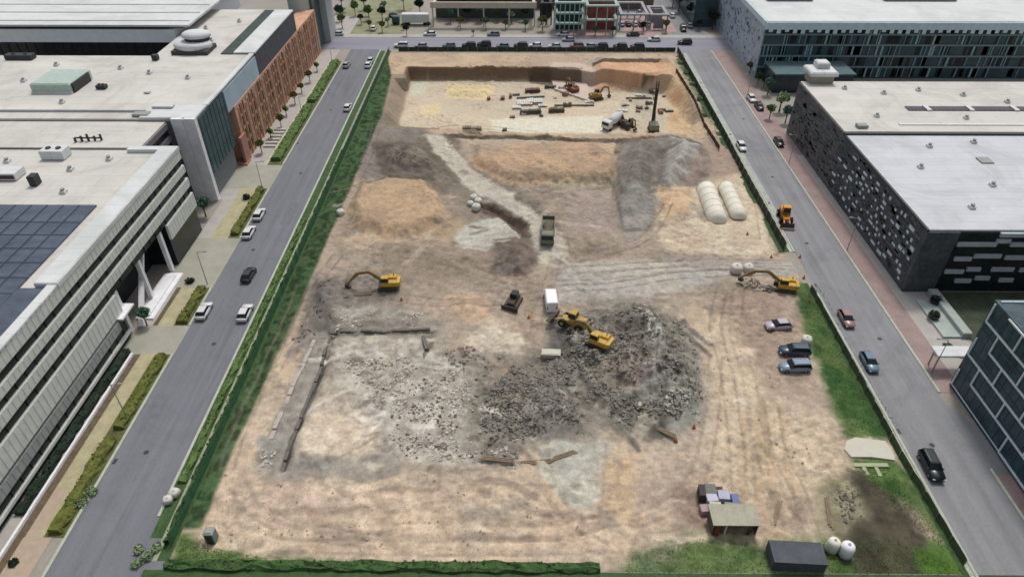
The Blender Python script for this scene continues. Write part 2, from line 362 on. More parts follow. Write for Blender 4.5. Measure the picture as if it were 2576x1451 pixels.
# orange terrace
paint([(1170,362),(1400,358),(1500,362),(1560,400),(1550,452),(1400,468),(1260,462),(1180,410)], (184,156,130), 1.5, .95, rgb2=(164,142,122), ns=.2)
raise_([(1180,368),(1490,366),(1555,410),(1545,455),(1390,462),(1260,455),(1190,410)], 1.6, 2.2, rough=.2)
paint([(1380,455),(1548,448),(1552,478),(1390,484)], (128,120,100), 1, .7, rgb2=(170,164,140), ns=.8)
paint([(1150,345),(1400,352),(1400,362),(1170,400)], (166,154,140), 2, .6)
# grey stockpiles on the right
paint([(1560,350),(1700,345),(1780,380),(1790,430),(1690,500),(1640,570),(1560,580),(1545,480)], (128,122,116), 2, .95, rgb2=(112,106,100), ns=.25)
raise_([(1585,372),(1650,372),(1640,500),(1600,560),(1555,540),(1560,440)], 2.2, 4, rough=.3)
paint([(1690,352),(1755,375),(1760,420),(1700,480),(1655,480),(1680,420)], (176,170,162), 2, .9, rgb2=(156,152,148), ns=.4)
raise_([(1680,350),(1765,380),(1755,430),(1690,485),(1650,480),(1670,410)], 2.8, 4, rough=.3)
paint([(1570,490),(1640,480),(1640,560),(1590,620),(1560,560)], (156,152,148), 2, .7)
paint([(1780,330),(1850,380),(1870,440),(1770,440),(1700,500),(1750,400)], (150,132,122), 2, .7)
# round sand plateau
sp = [(872,520),(900,468),(980,448),(1080,458),(1118,500),(1115,550),(1060,590),(960,590),(890,575)]
paint(sp, (184,157,130), 1.0, 1, z=1.6, rgb2=(168,146,124), ns=.2); raise_(sp, 1.9, 2.4, z=.5, rough=.08)
paint([(850,600),(900,590),(1130,600),(1120,625),(880,625)], (202,180,156), 2, .6)
paint([(1100,520),(1170,560),(1160,610),(1110,600)], (180,158,130), 2, .6)
# tan apron near the white tanks
paint([(1650,490),(1760,470),(1880,430),(1930,560),(1945,640),(1700,640),(1650,600)], (206,192,170), 2.5, .95, rgb2=(196,178,158), ns=.2)
raise_([(1650,485),(1740,480),(1745,550),(1680,580)], 1.2, 3, rough=.2); paint([(1650,480),(1745,478),(1745,545),(1680,570)], (200,172,140), 2, .9)
# pale puddle and spoil heap
paint([(1145,590),(1200,550),(1270,545),(1315,575),(1300,605),(1220,630),(1150,622)], (178,172,162), 1.2, 1, rgb2=(186,182,172), ns=.2)
paint([(1180,515),(1250,512),(1330,560),(1325,605),(1265,552)], (92,78,70), 1, .95)  # shade of the hollow painted dark into the soil
raise_([(1190,520),(1250,516),(1325,560),(1320,600),(1262,548)], -1.4, 1.5)
paint([(1240,600),(1330,595),(1360,660),(1320,700),(1230,680)], (88,78,72), 1.5, .98, rgb2=(120,108,100), ns=.4)
raise_([(1240,605),(1325,602),(1355,665),(1310,700),(1235,680)], 1.7, 3, rough=.4)
paint([(940,610),(1080,600),(1240,640),(1230,700),(980,720),(900,690)], (140,126,112), 4, .8, rgb2=(156,140,126), ns=.3)
raise_([(930,600),(1130,600),(1240,640),(1200,690),(960,690)], .9, 5, rough=.5)
paint([(1410,470),(1545,480),(1550,590),(1430,590)], (152,138,130), 4, .7, rgb2=(166,150,142), ns=.4)
paint([(1480,600),(1560,640),(1510,655),(1450,630)], (126,112,102), 2, .6)
# access road to the gate
paint([(1400,665),(1700,650),(1930,655),(2010,655),(2030,690),(1840,690),(1700,740),(1400,760)], (182,174,164), 3, .9, rgb2=(172,168,164), ns=.15)
# excavator trench area at the left
paint([(800,705),(960,690),(1000,740),(900,780),(800,790)], (140,132,124), 2, .9, rgb2=(118,112,106), ns=.5)
raise_([(795,700),(850,700),(850,800),(780,800)], 1.2, 2, rough=.5)
paint([(790,690),(850,700),(840,800),(780,860),(730,900),(760,800)], (110,104,102), 2, .85, rgb2=(132,124,118), ns=.5)
paint([(850,770),(1060,775),(1080,825),(840,825)], (178,174,166), 2, .8, rgb2=(160,154,146), ns=.5)
paint([(1120,740),(1230,740),(1230,800),(1160,820)], (196,168,142), 2, .7, rgb2=(176,150,130), ns=.5)
raise_([(1130,745),(1220,745),(1215,800),(1150,805)], .8, 2.5, rough=.5)
# foundation footprint
paint([(785,830),(835,830),(705,1180),(640,1185)], (172,162,150), 1.5, .9, rgb2=(150,140,130), ns=.6)
paint([(650,1100),(715,1100),(708,1190),(628,1190)], (136,136,130), 1, .98)
paint([(835,832),(1080,830),(1110,900),(1180,1000),(1190,1170),(710,1170)], (176,164,150), 1.5, .85, rgb2=(150,138,126), ns=.5)
paint([(755,1045),(930,1040),(960,1080),(945,1165),(720,1168)], (196,182,164), 1.5, .95, rgb2=(188,172,154), ns=.3)
paint([(900,880),(1060,900),(1100,1000),(1060,1040),(960,1000)], (158,146,134), 2, .6, rgb2=(136,126,116), ns=.7)
paint([(960,1000),(1180,960),(1200,1100),(1150,1160),(1000,1150),(960,1090)], (204,198,190), 4, .85, rgb2=(166,158,150), ns=.9, seed=14)
paint([(820,870),(1000,880),(990,960),(830,960)], (182,168,154), 2, .6, rgb2=(150,134,122), ns=.9)
paint([(940,1170),(1200,1180),(1180,1210),(700,1215),(660,1200)], (150,136,122), 2, .7)
for pts, dh in (([(812,835),(785,930),(750,1010),(712,1100),(680,1170)], -.5), ([(830,828),(950,830),(1085,828)], -.35), ([(690,1170),(820,1175),(960,1172)], -.3)):
    stroke(pts, 4.0, (136,131,124), .95, dh); 
paint([(846,840),(1075,838),(1090,900),(1000,960),(850,960),(800,1010),(770,1040)], (178,170,160), 3, .6, rgb2=(156,146,136), ns=.7)
stroke([(835,838),(805,930),(768,1020),(732,1105),(708,1170)], .8, (74,70,66), .9, -.3); stroke([(835,836),(960,834),(1085,832)], .7, (78,74,70), .9, -.2)
stroke([(985,840),(1010,900),(1000,960)], .9, (116,104,94), .6); stroke([(840,930),(960,920),(1060,940)], .9, (118,106,96), .5); stroke([(1075,840),(1090,910),(1130,960)], 1.4, (108,102,96), .7)
# pale flat patch in the centre
paint([(1170,850),(1240,800),(1330,860),(1290,905),(1210,900)], (200,188,172), 2, .85)
grey = [(850,790),(1070,790),(1180,880),(1300,890),(1400,850),(1480,770),(1640,765),(1760,860),(1790,980),(1740,1100),(1560,1090),(1500,1110),(1300,1120),(1280,1180),(1180,1170),(1000,1160),(930,1050),(860,980),(830,900)]
paint(grey, (148,140,130), 7, .75, rgb2=(128,121,112), ns=.35, seed=61)
paint([(830,850),(1080,845),(1180,930),(1200,1080),(1180,1160),(990,1150),(950,1050),(850,980)], (188,182,172), 4, .8, rgb2=(158,150,140), ns=.6, seed=62)
paint([(1180,900),(1400,880),(1500,960),(1500,1090),(1300,1110),(1200,1150),(1150,1020)], (122,116,107), 5, .85, rgb2=(138,130,120), ns=.8)
# big dark rubble field
big = [(1390,870),(1400,800),(1560,765),(1660,775),(1740,840),(1775,940),(1770,1040),(1690,1105),(1560,1085),(1480,1020),(1400,960)]
paint(big, (118,114,105), 4, 1, rgb2=(136,130,121), ns=.9, seed=41); raise_(big, 1.9, 6, rough=.8)
paint([(1600,930),(1680,920),(1760,980),(1760,1050),(1690,1090),(1620,1070)], (148,147,140), 3, .8, rgb2=(128,127,120), ns=.8)
raise_([(1600,920),(1690,910),(1765,980),(1755,1060),(1680,1095),(1600,1070)], 1.2, 5, rough=.4)
paint([(1520,930),(1600,900),(1650,960),(1560,1000)], (116,98,92), 3, .6, rgb2=(140,116,108), ns=.6)
paint([(1380,820),(1440,820),(1450,900),(1380,900)], (108,106,104), 3, .8)
paint([(1430,900),(1490,930),(1520,1030),(1440,1010),(1400,940)], (152,128,104), 2, .7, rgb2=(128,104,80), ns=.7)
for pts in ([(1590,775),(1605,772),(1640,840),(1650,890),(1636,890),(1625,840)], [(1612,768),(1625,768),(1668,850),(1672,930),(1656,930),(1652,860)]):
    paint(pts, (188,186,178), .8, .9); raise_(pts, .7, 1.2)
mid = [(1200,960),(1290,910),(1400,945),(1460,1020),(1490,1075),(1440,1110),(1330,1110),(1290,1160),(1210,1150),(1180,1080),(1185,1000)]
paint(mid, (120,115,106), 4, .95, rgb2=(138,131,122), ns=.7, seed=43)
raise_([(1290,1010),(1400,960),(1460,1020),(1485,1080),(1440,1105),(1330,1105)], 1.8, 5, rough=.3); raise_(mid, .6, 3, rough=.9)
paint([(1290,1020),(1390,975),(1470,1060),(1440,1100),(1340,1100)], (140,136,132), 2, .8, rgb2=(122,116,110), ns=.6)
paint([(1380,880),(1470,880),(1520,1000),(1480,1080),(1400,1010),(1290,920)], (126,119,110), 4, .9, rgb2=(108,102,95), ns=.8)
paint([(1245,900),(1300,920),(1310,1000),(1250,1020)], (142,126,110), 2, .6)
# puddle
paint([(1345,1125),(1400,1112),(1540,1112),(1520,1200),(1500,1290),(1450,1290),(1390,1230),(1360,1160)], (174,172,158), 1.5, .95, rgb2=(162,158,152), ns=.15)
paint([(1350,1200),(1400,1260),(1440,1310),(1400,1310),(1350,1230)], (142,124,108), 2, .6)
paint([(1520,1140),(1600,1130),(1590,1300),(1510,1310)], (182,156,124), 3, .7, rgb2=(166,144,120), ns=.5)
# near tan ground
paint([(560,1150),(700,1210),(1300,1230),(1600,1330),(1580,1410),(520,1410),(500,1320)], (194,172,150), 5, .7, rgb2=(172,152,134), ns=.45, seed=15)
paint([(580,1240),(760,1210),(900,1240),(900,1290),(620,1310)], (158,140,130), 4, .55, rgb2=(176,156,142), ns=.7)
paint([(1150,1270),(1320,1260),(1300,1340),(1160,1340)], (160,150,138), 3, .7, rgb2=(140,132,122), ns=.8)
# right-hand yard
paint([(1760,780),(1890,700),(1990,780),(2050,960),(2080,1000),(1950,1010),(1880,980),(1830,900)], (158,140,126), 4, .8, rgb2=(146,128,116), ns=.3)
paint([(1740,760),(1840,800),(1930,1000),(2080,1060),(2150,1180),(2060,1260),(1800,1200),(1790,1000)], (192,174,152), 4, .9, rgb2=(182,164,144), ns=.3)
paint([(1830,880),(1900,880),(1900,915),(1840,915)], (206,186,166), 1.5, .9); raise_([(1830,880),(1900,880),(1900,915),(1840,915)], .6, 1.5)
for u0, u1 in ((1905,1895), (1925,1935), (1955,1990), (1870,1850)):
    paint([(u0,1020),(u0+14,1020),(u1+24,1320),(u1,1320)], (164,140,110), 1, .55)
paint([(1910,1250),(2060,1230),(2100,1330),(1990,1340),(1900,1340)], (162,142,124), 3, .7, rgb2=(150,134,120), ns=.6)
paint([(1690,1220),(1780,1215),(1790,1320),(1740,1340),(1700,1300)], (128,108,98), 3, .8)
paint([(2050,1220),(2170,1180),(2260,1260),(2180,1330),(2080,1340)], (132,130,106), 3, .9, rgb2=(108,104,82), ns=.5)
paint([(1660,1345),(1790,1340),(1800,1375),(1700,1380)], (178,170,150), 2, .8)
# grass and dark earth, lower right and lower left
GR = dict(rgb2=(84,104,60), ns=.35)
paint([(1590,1385),(1760,1345),(1900,1370),(2250,1335),(2500,1470),(1530,1470)], (46,76,36), 3, .95, **GR)
paint([(1540,1410),(1640,1370),(1720,1400),(1640,1440),(1540,1440)], (96,104,80), 3, .8)
paint([(2130,1190),(2230,1170),(2330,1340),(2400,1470),(2160,1470),(2140,1400),(2110,1340),(2180,1280)], (58,54,46), 2.5, .95, rgb2=(74,70,58), ns=.4)
paint([(2300,1370),(2400,1370),(2460,1470),(2320,1470)], (66,96,36), 2, .9)
for pts in ([(2000,705),(2070,720),(2130,850),(2210,990),(2290,1110),(2130,1100),(2080,980),(2030,860),(2000,780)], [(2130,1140),(2250,1150),(2500,1440),(2440,1440),(2280,1260),(2180,1200)]):
    paint(pts, (44,78,38), 2, .97, **GR)
paint([(1700,150),(1740,230),(1810,330),(1870,430),(1960,640),(2000,640),(1900,400),(1790,240),(1725,140)], (128,132,112), 1.5, .8, rgb2=(92,104,76), ns=.5)
paint([(430,1330),(560,1370),(640,1395),(900,1415),(900,1460),(420,1460)], (50,78,36), 2, .95, **GR)
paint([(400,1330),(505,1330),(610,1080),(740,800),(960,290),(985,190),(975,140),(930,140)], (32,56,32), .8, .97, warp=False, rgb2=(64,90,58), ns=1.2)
# wheel ruts
for pts in ([(1400,700),(1560,690),(1750,672),(1990,668)], [(1380,730),(1560,715),(1740,690),(1980,682)], [(1420,680),(1600,668),(1800,660),(2000,662)],
            [(1400,640),(1380,720),(1350,800),(1360,880)], [(1430,650),(1500,640),(1620,600),(1680,520)], [(1560,600),(1640,640),(1760,650),(1900,648)], [(1820,720),(1800,820),(1830,950),(1850,1100),(1860,1220)], [(1860,720),(1850,830),(1885,960),(1905,1100),(1920,1250)],
            [(1900,1000),(1915,1120),(1950,1230),(1990,1320)], [(1940,1010),(1960,1130),(2010,1240),(2040,1330)], [(1800,900),(1790,1050),(1760,1180),(1700,1260),(1600,1310)], [(2060,1050),(1950,1090),(1830,1180),(1650,1270),(1450,1330),(1200,1350)], [(1500,1320),(1250,1340),(1000,1330),(750,1340),(600,1300)],
            [(1560,1370),(1300,1380),(1000,1375),(700,1370)], [(600,1220),(640,1280),(760,1330),(950,1360)], [(1360,1120),(1380,1220),(1440,1310),(1560,1360)], [(1540,1120),(1535,1220),(1520,1320)], [(880,610),(960,640),(1100,660),(1220,690),(1330,720)], [(960,740),(1100,760),(1250,760),(1370,740)],
            [(760,720),(720,820),(670,930),(610,1060),(570,1180)], [(850,640),(790,720),(740,830),(690,930)], [(950,300),(930,380),(900,450),(860,540)], [(1120,300),(1250,310),(1400,320),(1500,325)], [(1080,290),(1200,285),(1350,300)], [(1180,380),(1300,395),(1450,400),(1540,395)], [(1700,600),(1800,600),(1900,620)], [(1880,440),(1910,520),(1925,600)], [(1600,580),(1560,520),(1570,440),(1620,380)]):
    ruts(pts, rgb=random.choice(((128,114,102),(120,108,98),(150,136,122),(108,98,90))), amt=random.uniform(.22,.5), z=0)
for _ in range(26):
    u0 = random.uniform(620,1650); v0 = random.uniform(1200,1370); stroke([(u0,v0),(u0+random.uniform(40,120),v0+random.uniform(-18,18)),(u0+random.uniform(130,230),v0+random.uniform(-25,25))], random.uniform(.4,1.1), random.choice(((140,124,110),(206,186,164),(128,114,104))), random.uniform(.3,.55))
for _ in range(30):
    u0 = random.uniform(860,1900); v0 = random.uniform(440,860); stroke([(u0,v0),(u0+random.uniform(-80,80),v0+random.uniform(0,30)),(u0+random.uniform(-150,150),v0+random.uniform(10,60))], random.uniform(.5,1.6), random.choice(((118,106,96),(186,174,160),(132,116,104),(160,150,140))), random.uniform(.3,.6), random.uniform(-.1,.15))
for _ in range(34):
    u0 = random.uniform(1400,1740); v0 = random.uniform(800,1070); stroke([(u0,v0),(u0+random.uniform(-30,40),v0+random.uniform(10,40)),(u0+random.uniform(-40,70),v0+random.uniform(40,90))], random.uniform(.4,1.2), random.choice(((172,170,162),(92,90,86),(98,92,88),(158,154,146),(84,80,76))), random.uniform(.35,.7), random.uniform(-.15,.25))
for _ in range(34):
    u0 = random.uniform(840,1250); v0 = random.uniform(870,1120); stroke([(u0,v0),(u0+random.uniform(-50,60),v0+random.uniform(-10,25)),(u0+random.uniform(-90,90),v0+random.uniform(5,60))], random.uniform(.4,1.1), random.choice(((196,190,180),(110,102,94),(204,196,186),(126,116,106))), random.uniform(.35,.7), random.uniform(-.1,.15))
for _ in range(60):
    u0 = random.uniform(560,1700); v0 = random.uniform(1190,1390); w0 = random.uniform(15,55); h0 = random.uniform(6,20)
    paint([(u0,v0),(u0+w0*.5,v0-h0*.6),(u0+w0,v0),(u0+w0*1.2,v0+h0),(u0+w0*.4,v0+h0*1.3)], random.choice(((150,134,120),(136,124,112),(206,188,168),(142,134,124),(162,140,120))), 1.2, random.uniform(.35,.75))
for _ in range(70):
    u0 = random.uniform(860,1900); v0 = random.uniform(430,1180); w0 = random.uniform(12,50); h0 = random.uniform(4,16)
    paint([(u0,v0),(u0+w0*.5,v0-h0*.6),(u0+w0,v0),(u0+w0*1.2,v0+h0),(u0+w0*.4,v0+h0*1.3)], random.choice(((132,120,108),(120,110,100),(196,184,168),(150,144,136),(112,102,92))), 1.0, random.uniform(.25,.6))
# hollows at the very edge go flat; small lumps everywhere
edge = np.minimum(np.minimum(PX-XA, XB-PX), np.minimum(PY-YA, YB-PY))
roughm = np.clip(.35+1.6*sstep(fbm(PX*.1, PY*.1, 77), .45, .65), 0, 2)
Z = Z+(fbm(PX*.9, PY*.9, 91, 4)-.5)*.55*roughm+(fbm(PX*2.6, PY*2.6, 92, 2)-.5)*.14
Z = Z*sstep(edge, 0, 1.6)-.01
mott = ((fbm(PX*1.1, PY*1.1, 93, 4)-.5)*.75+(fbm(PX*3.3, PY*3.3, 96, 2)-.5)*.25*sstep(fbm(PX*.15, PY*.15, 97), .4, .6)+(fbm(PX*.45, PY*2.2, 94, 3)-.5)*.22)[:,None]*sstep(PY, 240, 60)[:,None]
mb_ = (sstep(PY, 72, 98)*(1-sstep(PY, 138, 158)))[:,None]; colr = colr*(1-.09*mb_)*np.array([.985,1.0,.97])
colr = np.clip(colr*(1+mott)*(1.02+.10*sstep(-PY, -90, -55))[:,None], .01, .85)
Zg = Z.reshape(ny, nx)
def hz(x, y):
    i = min(nx-2, max(0, int((x-XA)/(XB-XA)*(nx-1)))); j = min(ny-2, max(0, int((y-YA)/(YB-YA)*(ny-1))))
    return float(Zg[j:j+2, i:i+2].mean())
me = bpy.data.meshes.new('dirt_ground')
verts = np.stack([PX, PY, Z], 1)
idx = np.arange(nx*ny).reshape(ny, nx)
faces = np.stack([idx[:-1,:-1], idx[:-1,1:], idx[1:,1:], idx[1:,:-1]], -1).reshape(-1, 4)
me.vertices.add(len(verts)); me.vertices.foreach_set('co', verts.ravel())
me.loops.add(faces.size); me.loops.foreach_set('vertex_index', faces.ravel().astype(np.int32))
me.polygons.add(len(faces)); me.polygons.foreach_set('loop_start', np.arange(0, faces.size, 4, dtype=np.int32)); me.polygons.foreach_set('loop_total', np.full(len(faces), 4, dtype=np.int32))
me.update(calc_edges=True)
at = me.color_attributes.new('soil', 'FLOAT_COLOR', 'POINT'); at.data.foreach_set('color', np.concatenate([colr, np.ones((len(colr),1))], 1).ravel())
me.polygons.foreach_set('use_smooth', np.ones(len(faces), bool))
m = bpy.data.materials.new('site_soil'); m.use_nodes = True; n = m.node_tree.nodes; l = m.node_tree.links; b = n['Principled BSDF']
b.inputs['Roughness'].default_value = .95; b.inputs['Specular IOR Level'].default_value = .15
an = n.new('ShaderNodeAttribute'); an.attribute_name = 'soil'
tc = n.new('ShaderNodeTexCoord'); nz = n.new('ShaderNodeTexNoise'); nz.inputs['Scale'].default_value = 1.8; nz.inputs['Detail'].default_value = 6; nz.inputs['Roughness'].default_value = .7
l.new(tc.outputs['Object'], nz.inputs[0])
mr = n.new('ShaderNodeMapRange'); mr.inputs['From Min'].default_value = .3; mr.inputs['From Max'].default_value = .7; mr.inputs['To Min'].default_value = .86; mr.inputs['To Max'].default_value = 1.14
l.new(nz.outputs[0], mr.inputs[0]); mx = n.new('ShaderNodeVectorMath'); mx.operation = 'SCALE'; l.new(an.outputs['Color'], mx.inputs[0]); l.new(mr.outputs[0], mx.inputs['Scale'])
nf = n.new('ShaderNodeTexNoise'); nf.inputs['Scale'].default_value = 5.5; nf.inputs['Detail'].default_value = 4; nf.inputs['Roughness'].default_value = .75; l.new(tc.outputs['Object'], nf.inputs[0])
mf = n.new('ShaderNodeMapRange'); mf.inputs['From Min'].default_value = .32; mf.inputs['From Max'].default_value = .68; mf.inputs['To Min'].default_value = .78; mf.inputs['To Max'].default_value = 1.2; l.new(nf.outputs[0], mf.inputs[0])
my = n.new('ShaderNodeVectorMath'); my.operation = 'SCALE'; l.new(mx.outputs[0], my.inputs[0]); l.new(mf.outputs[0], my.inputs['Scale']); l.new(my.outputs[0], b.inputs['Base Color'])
bp = n.new('ShaderNodeBump'); bp.inputs['Strength'].default_value = .6; bp.inputs['Distance'].default_value = .25; l.new(nz.outputs[0], bp.inputs['Height']); l.new(bp.outputs[0], b.inputs['Normal'])
me.materials.append(m); so_ = bpy.data.objects.new('dirt_ground', me); COL.objects.link(so_); tag(so_, kind='structure')
def GS(u, v, z=0):
    x, y = G(u, v, z)
    for _ in range(3):
        if XA < x < XB and YA < y < YB: z = hz(x, y); x, y = G(u, v, z)
    return x, y, z

# ================================================================ FENCES
M_gcloth = mat('green_cloth', (52,92,60), amp=.35, scale=.9, fine=.25, fscale=3, stretch=(1,.6,2.2), tint=(1.25,1.25,1.3))
M_bcloth = mat('black_cloth', (50,56,48), amp=.35, scale=.6, fine=.2)
M_steel = mat('galvanised_steel', (150,156,150), rough=.5, metal=.6, amp=.08)
M_dsteel = mat('dark_steel', (50,52,52), rough=.5, amp=.1)
def fence(label, pts, h, cloth, group, step=3.2, sag=.12, base=None, name='fence'):
    t = thing(name, label, 'fence', (pts[0][0], pts[0][1], 0), 0, group); off = (pts[0][0], pts[0][1], 0)
    mb = MB(); post = None
    for (x0, y0), (x1, y1) in zip(pts, pts[1:]):
        L = math.hypot(x1-x0, y1-y0); n = max(1, round(L/step)); nx_, ny_ = -(y1-y0)/L, (x1-x0)/L
        for i in range(n):
            fr = [i/n+k/(4*n) for k in range(5)]
            top = []; bot = []
            for k, t_ in enumerate(fr):
                s_ = math.sin(k/4*math.pi)*random.uniform(.3, 1)*sag
                top.append((x0+(x1-x0)*t_+nx_*s_*1.3, y0+(y1-y0)*t_+ny_*s_*1.3, h-s_*.5+random.uniform(-.03,.03))); bot.append((x0+(x1-x0)*t_+nx_*s_*.5, y0+(y1-y0)*t_+ny_*s_*.5, .04))
            o = len(mb.v); e = .02
            mb.v += bot+top+[(x+nx_*e, y+ny_*e, z) for x, y, z in bot]+[(x+nx_*e, y+ny_*e, z) for x, y, z in top]
            for k in range(4): mb.f += [(o+k, o+k+1, o+5+k+1, o+5+k), (o+10+k+1, o+10+k, o+15+k, o+15+k+1), (o+5+k, o+6+k, o+16+k, o+15+k)]
        for i in range(n+1):
            x, y = x0+(x1-x0)*i/n, y0+(y1-y0)*i/n
            if post is None:
                post = MB().cyl((0,0,0), .05, h+.12, n=6).build('post', M_steel, t); post.location = (x-off[0]-nx_*.07, y-off[1]-ny_*.07, 0)
            else:
                c = post.copy(); COL.objects.link(c); c.parent = t; c.location = (x-off[0]-nx_*.07, y-off[1]-ny_*.07, 0)
    mb.build('screen_cloth', cloth, t, off=off)
    return t
FG = 'screened site fences'
fence('long green screened fence along the left street side of the site', [(-41.4,222.5),(-41.4,46)], 1.9, M_gcloth, FG)
fence('dark screened fence along the far end of the site', [(-38.5,223.2),(51.5,223.2)], 1.5, M_bcloth, FG)
fence('dark fence on the right edge of the site above the gate', [(52.2,223),(52.2,165),(51.9,140),(51.9,109)], 1.9, M_bcloth, FG)
fence('inner dark fence inside the far right corner of the site', [(48.5,205),(49.4,182),(48.6,166),(49.3,152)], 1.3, mat('brown_cloth', (66,54,40), amp=.3), FG)
fence('low dark fence along the grass at the lower right of the site', [(52.8,97),(52.6,75),(52.4,60),(52.9,44)], 1.2, mat('olive_cloth', (70,84,58), amp=.4, scale=1), FG)
# ================================================================ LEAVES, TREES, SHRUBS
def leafmat(name, rgb): return mat(name, rgb, amp=.45, scale=1.4, fine=.25, fscale=7, spec=.2, tint=(1.1,1.15,.95))
LM = {'deep': leafmat('leaf_deep', (58,82,48)), 'mid': leafmat('leaf_mid', (84,106,62)), 'pale': leafmat('leaf_pale', (132,150,118)),
      'olive': leafmat('leaf_olive', (92,96,48)), 'teal': leafmat('leaf_teal', (74,104,88)), 'dark': leafmat('leaf_dark', (36,50,42))}
M_bark = mat('bark', (92,78,64), amp=.3, scale=4)
def leaves(mb, c, rx, ry, rz, n, s, shell=.55):
    for _ in range(n):
        d = rng.normal(size=3); d /= np.linalg.norm(d); r = random.uniform(shell, 1)**.6
        lump = 1+.28*math.sin(d[0]*5+c[0]*3)*math.cos(d[1]*4+d[2]*3)
        p = np.array(c)+d*np.array([rx, ry, rz])*r*lump
        a = rng.normal(size=3); a = a/np.linalg.norm(a); q = rng.normal(size=3); q -= a*q.dot(a); q /= np.linalg.norm(q); t = s*random.uniform(.6, 1.4)
        mb.add([tuple(p+t*a), tuple(p+t*q*.7), tuple(p-t*a), tuple(p-t*q*.7)], [(0,1,2,3)])
def tree_proto(r, h, n, lm, label='tree', s=.28):
    t = thing('tree', label, 'tree', (0,0,0)); tr = MB(); th = h-r*1.1
    tr.rings([[(rad*math.cos(k*math.pi/3)+dx, rad*math.sin(k*math.pi/3), z) for k in range(6)] for rad, z, dx in ((.22,0,0),(.16,th*.6,.05),(.1,th+.5*r,.0))])
    for k in range(5):
        a = k*1.3; tr.bar((0,0,th*.7), (math.cos(a)*r*.6, math.sin(a)*r*.6, th+r*.5), .09)
    tr.build('trunk', M_bark, t); cr = MB()
    for k in range(6):
        a = random.uniform(0, 6.3); q = random.uniform(.1, .55)*r
        leaves(cr, (math.cos(a)*q, math.sin(a)*q, th+r*random.uniform(.3,1.0)), r*.62, r*.62, r*.5, n//6, s)
    cr.build('crown', LM[lm], t); return t
TP = [tree_proto(1.9, 5.2, 900, 'mid'), tree_proto(1.5, 4.2, 650, 'pale'), tree_proto(2.6, 7.5, 1200, 'deep', s=.34)]
used = [False]*3
def tree(x, y, kind, lm, label, group=None, sc=1.0):
    r_ = random.uniform(0, 6); s_ = sc*random.uniform(.92, 1.08)
    if not used[kind]:
        t = TP[kind]; used[kind] = True; t.location = (x,y,0); t.rotation_euler = (0,0,r_); t['label'] = label; t.scale = (s_,)*3
        for ch in t.children:
            if ch.name.startswith('crown'): ch.data.materials[0] = LM[lm]
        if group: t['group'] = group
        return t
    o = dup(TP[kind], (x,y,0), r_, label, group, (s_,)*3, {'crown': LM[lm]})
    if not group and 'group' in o: del o['group']
    return o
def shrub_mesh(rx, ry, rz, n, s):
    mb = MB(); mb.dome((0,0,0), rx*.72, ry*.72, rz*.75, n=9, m=3, jit=.12); leaves(mb, (0,0,rz*.45), rx, ry, rz*.6, n, s, .5); return mb
SH = {}
def shrub(x, y, r, lm, label, group=None, rz=.8, z=0):
    k = (round(r,1), lm, rz)
    if k not in SH:
        o = shrub_mesh(r, r, r*rz*1.3, 220, .16).build('shrub', LM[lm]); SH[k] = o
    else: o = SH[k].copy(); COL.objects.link(o)
    o.location = (x,y,z); o.rotation_euler = (0,0,random.uniform(0,6)); tag(o, label, 'shrub', group); return o
def hedge(x0, x1, y0, y1, h, lm, label, group):
    mb = MB(); L = y1-y0; n = max(2, int(L/1.2)); 
    rg = []
    for i in range(n+1):
        y = y0+L*i/n; j = lambda a: random.uniform(-a, a)*2.0
        rg.append([(x0+.1+j(.1),y,0),(x0+.15+j(.12),y,h*.7+j(.1)),(x0+.45+j(.1),y,h*.9+j(.1)),(x1-.45+j(.1),y,h*.9+j(.1)),(x1-.15+j(.12),y,h*.7+j(.1)),(x1-.1+j(.1),y,0)])
    mb.rings(rg)
    for _ in range(int(L*(x1-x0)*9)):
        p = np.array([random.uniform(x0+.1,x1-.1), random.uniform(y0,y1), h*random.uniform(.35,1.05)])
        a = rng.normal(size=3); a /= np.linalg.norm(a); q = rng.normal(size=3); q -= a*q.dot(a); q /= np.linalg.norm(q); t = random.uniform(.1,.26)
        mb.add([tuple(p+t*a), tuple(p+t*q*.8), tuple(p-t*a), tuple(p-t*q*.8)], [(0,1,2,3)])
    cx, cy = (x0+x1)/2, (y0+y1)/2
    o = mb.build('hedge', LM[lm], off=(cx,cy,0)); o.location = (cx,cy,0); tag(o, label, 'hedge', group); return o
HG = 'hedges along the left street'
hedge(-57.3,-55.4,47.5,62,.9,'olive','olive hedge nearest the camera beside the left street kerb',HG)
hedge(-57.1,-55.3,64,79,.8,'olive','olive hedge between the near hedge and the narrow crossing path',HG)
hedge(-57.2,-55.4,87,96.5,.9,'olive','short olive hedge between the two driveways on the left street',HG)
hedge(-57.2,-55.5,114,132.5,.9,'olive','olive hedge between the wide driveway and the upper driveway on the left street',HG)
hedge(-58.2,-55.6,146,178,1.0,'mid','green hedge in front of the brick building, nearer half',HG)
hedge(-58.2,-55.6,181,213,1.0,'mid','green hedge in front of the brick building, farther half',HG)
hedge(-62.9,-61.6,50,80,.9,'dark','dark hedge at the foot of the banded office building',HG)
G2 = 'hedges behind the green fence'
hedge(-42.3,-41.55,46,100,1.2,'deep','deep green hedge against the street side of the green fence, near half',G2)
hedge(-42.3,-41.55,101,150,1.1,'deep','deep green hedge against the street side of the green fence, middle stretch',G2)
hedge(-44.3,-43.2,55,120,.5,'mid','low clipped hedge beside the kerb between left street and footpath',G2)
hh_ = hedge(42.6,44.0,-41.2,10,.5,'deep','low overgrown hedge closing the near end of the site',None)
hh_.rotation_euler = (0,0,R(-90)); hh_.location = (-15.6, 43.4, 0)
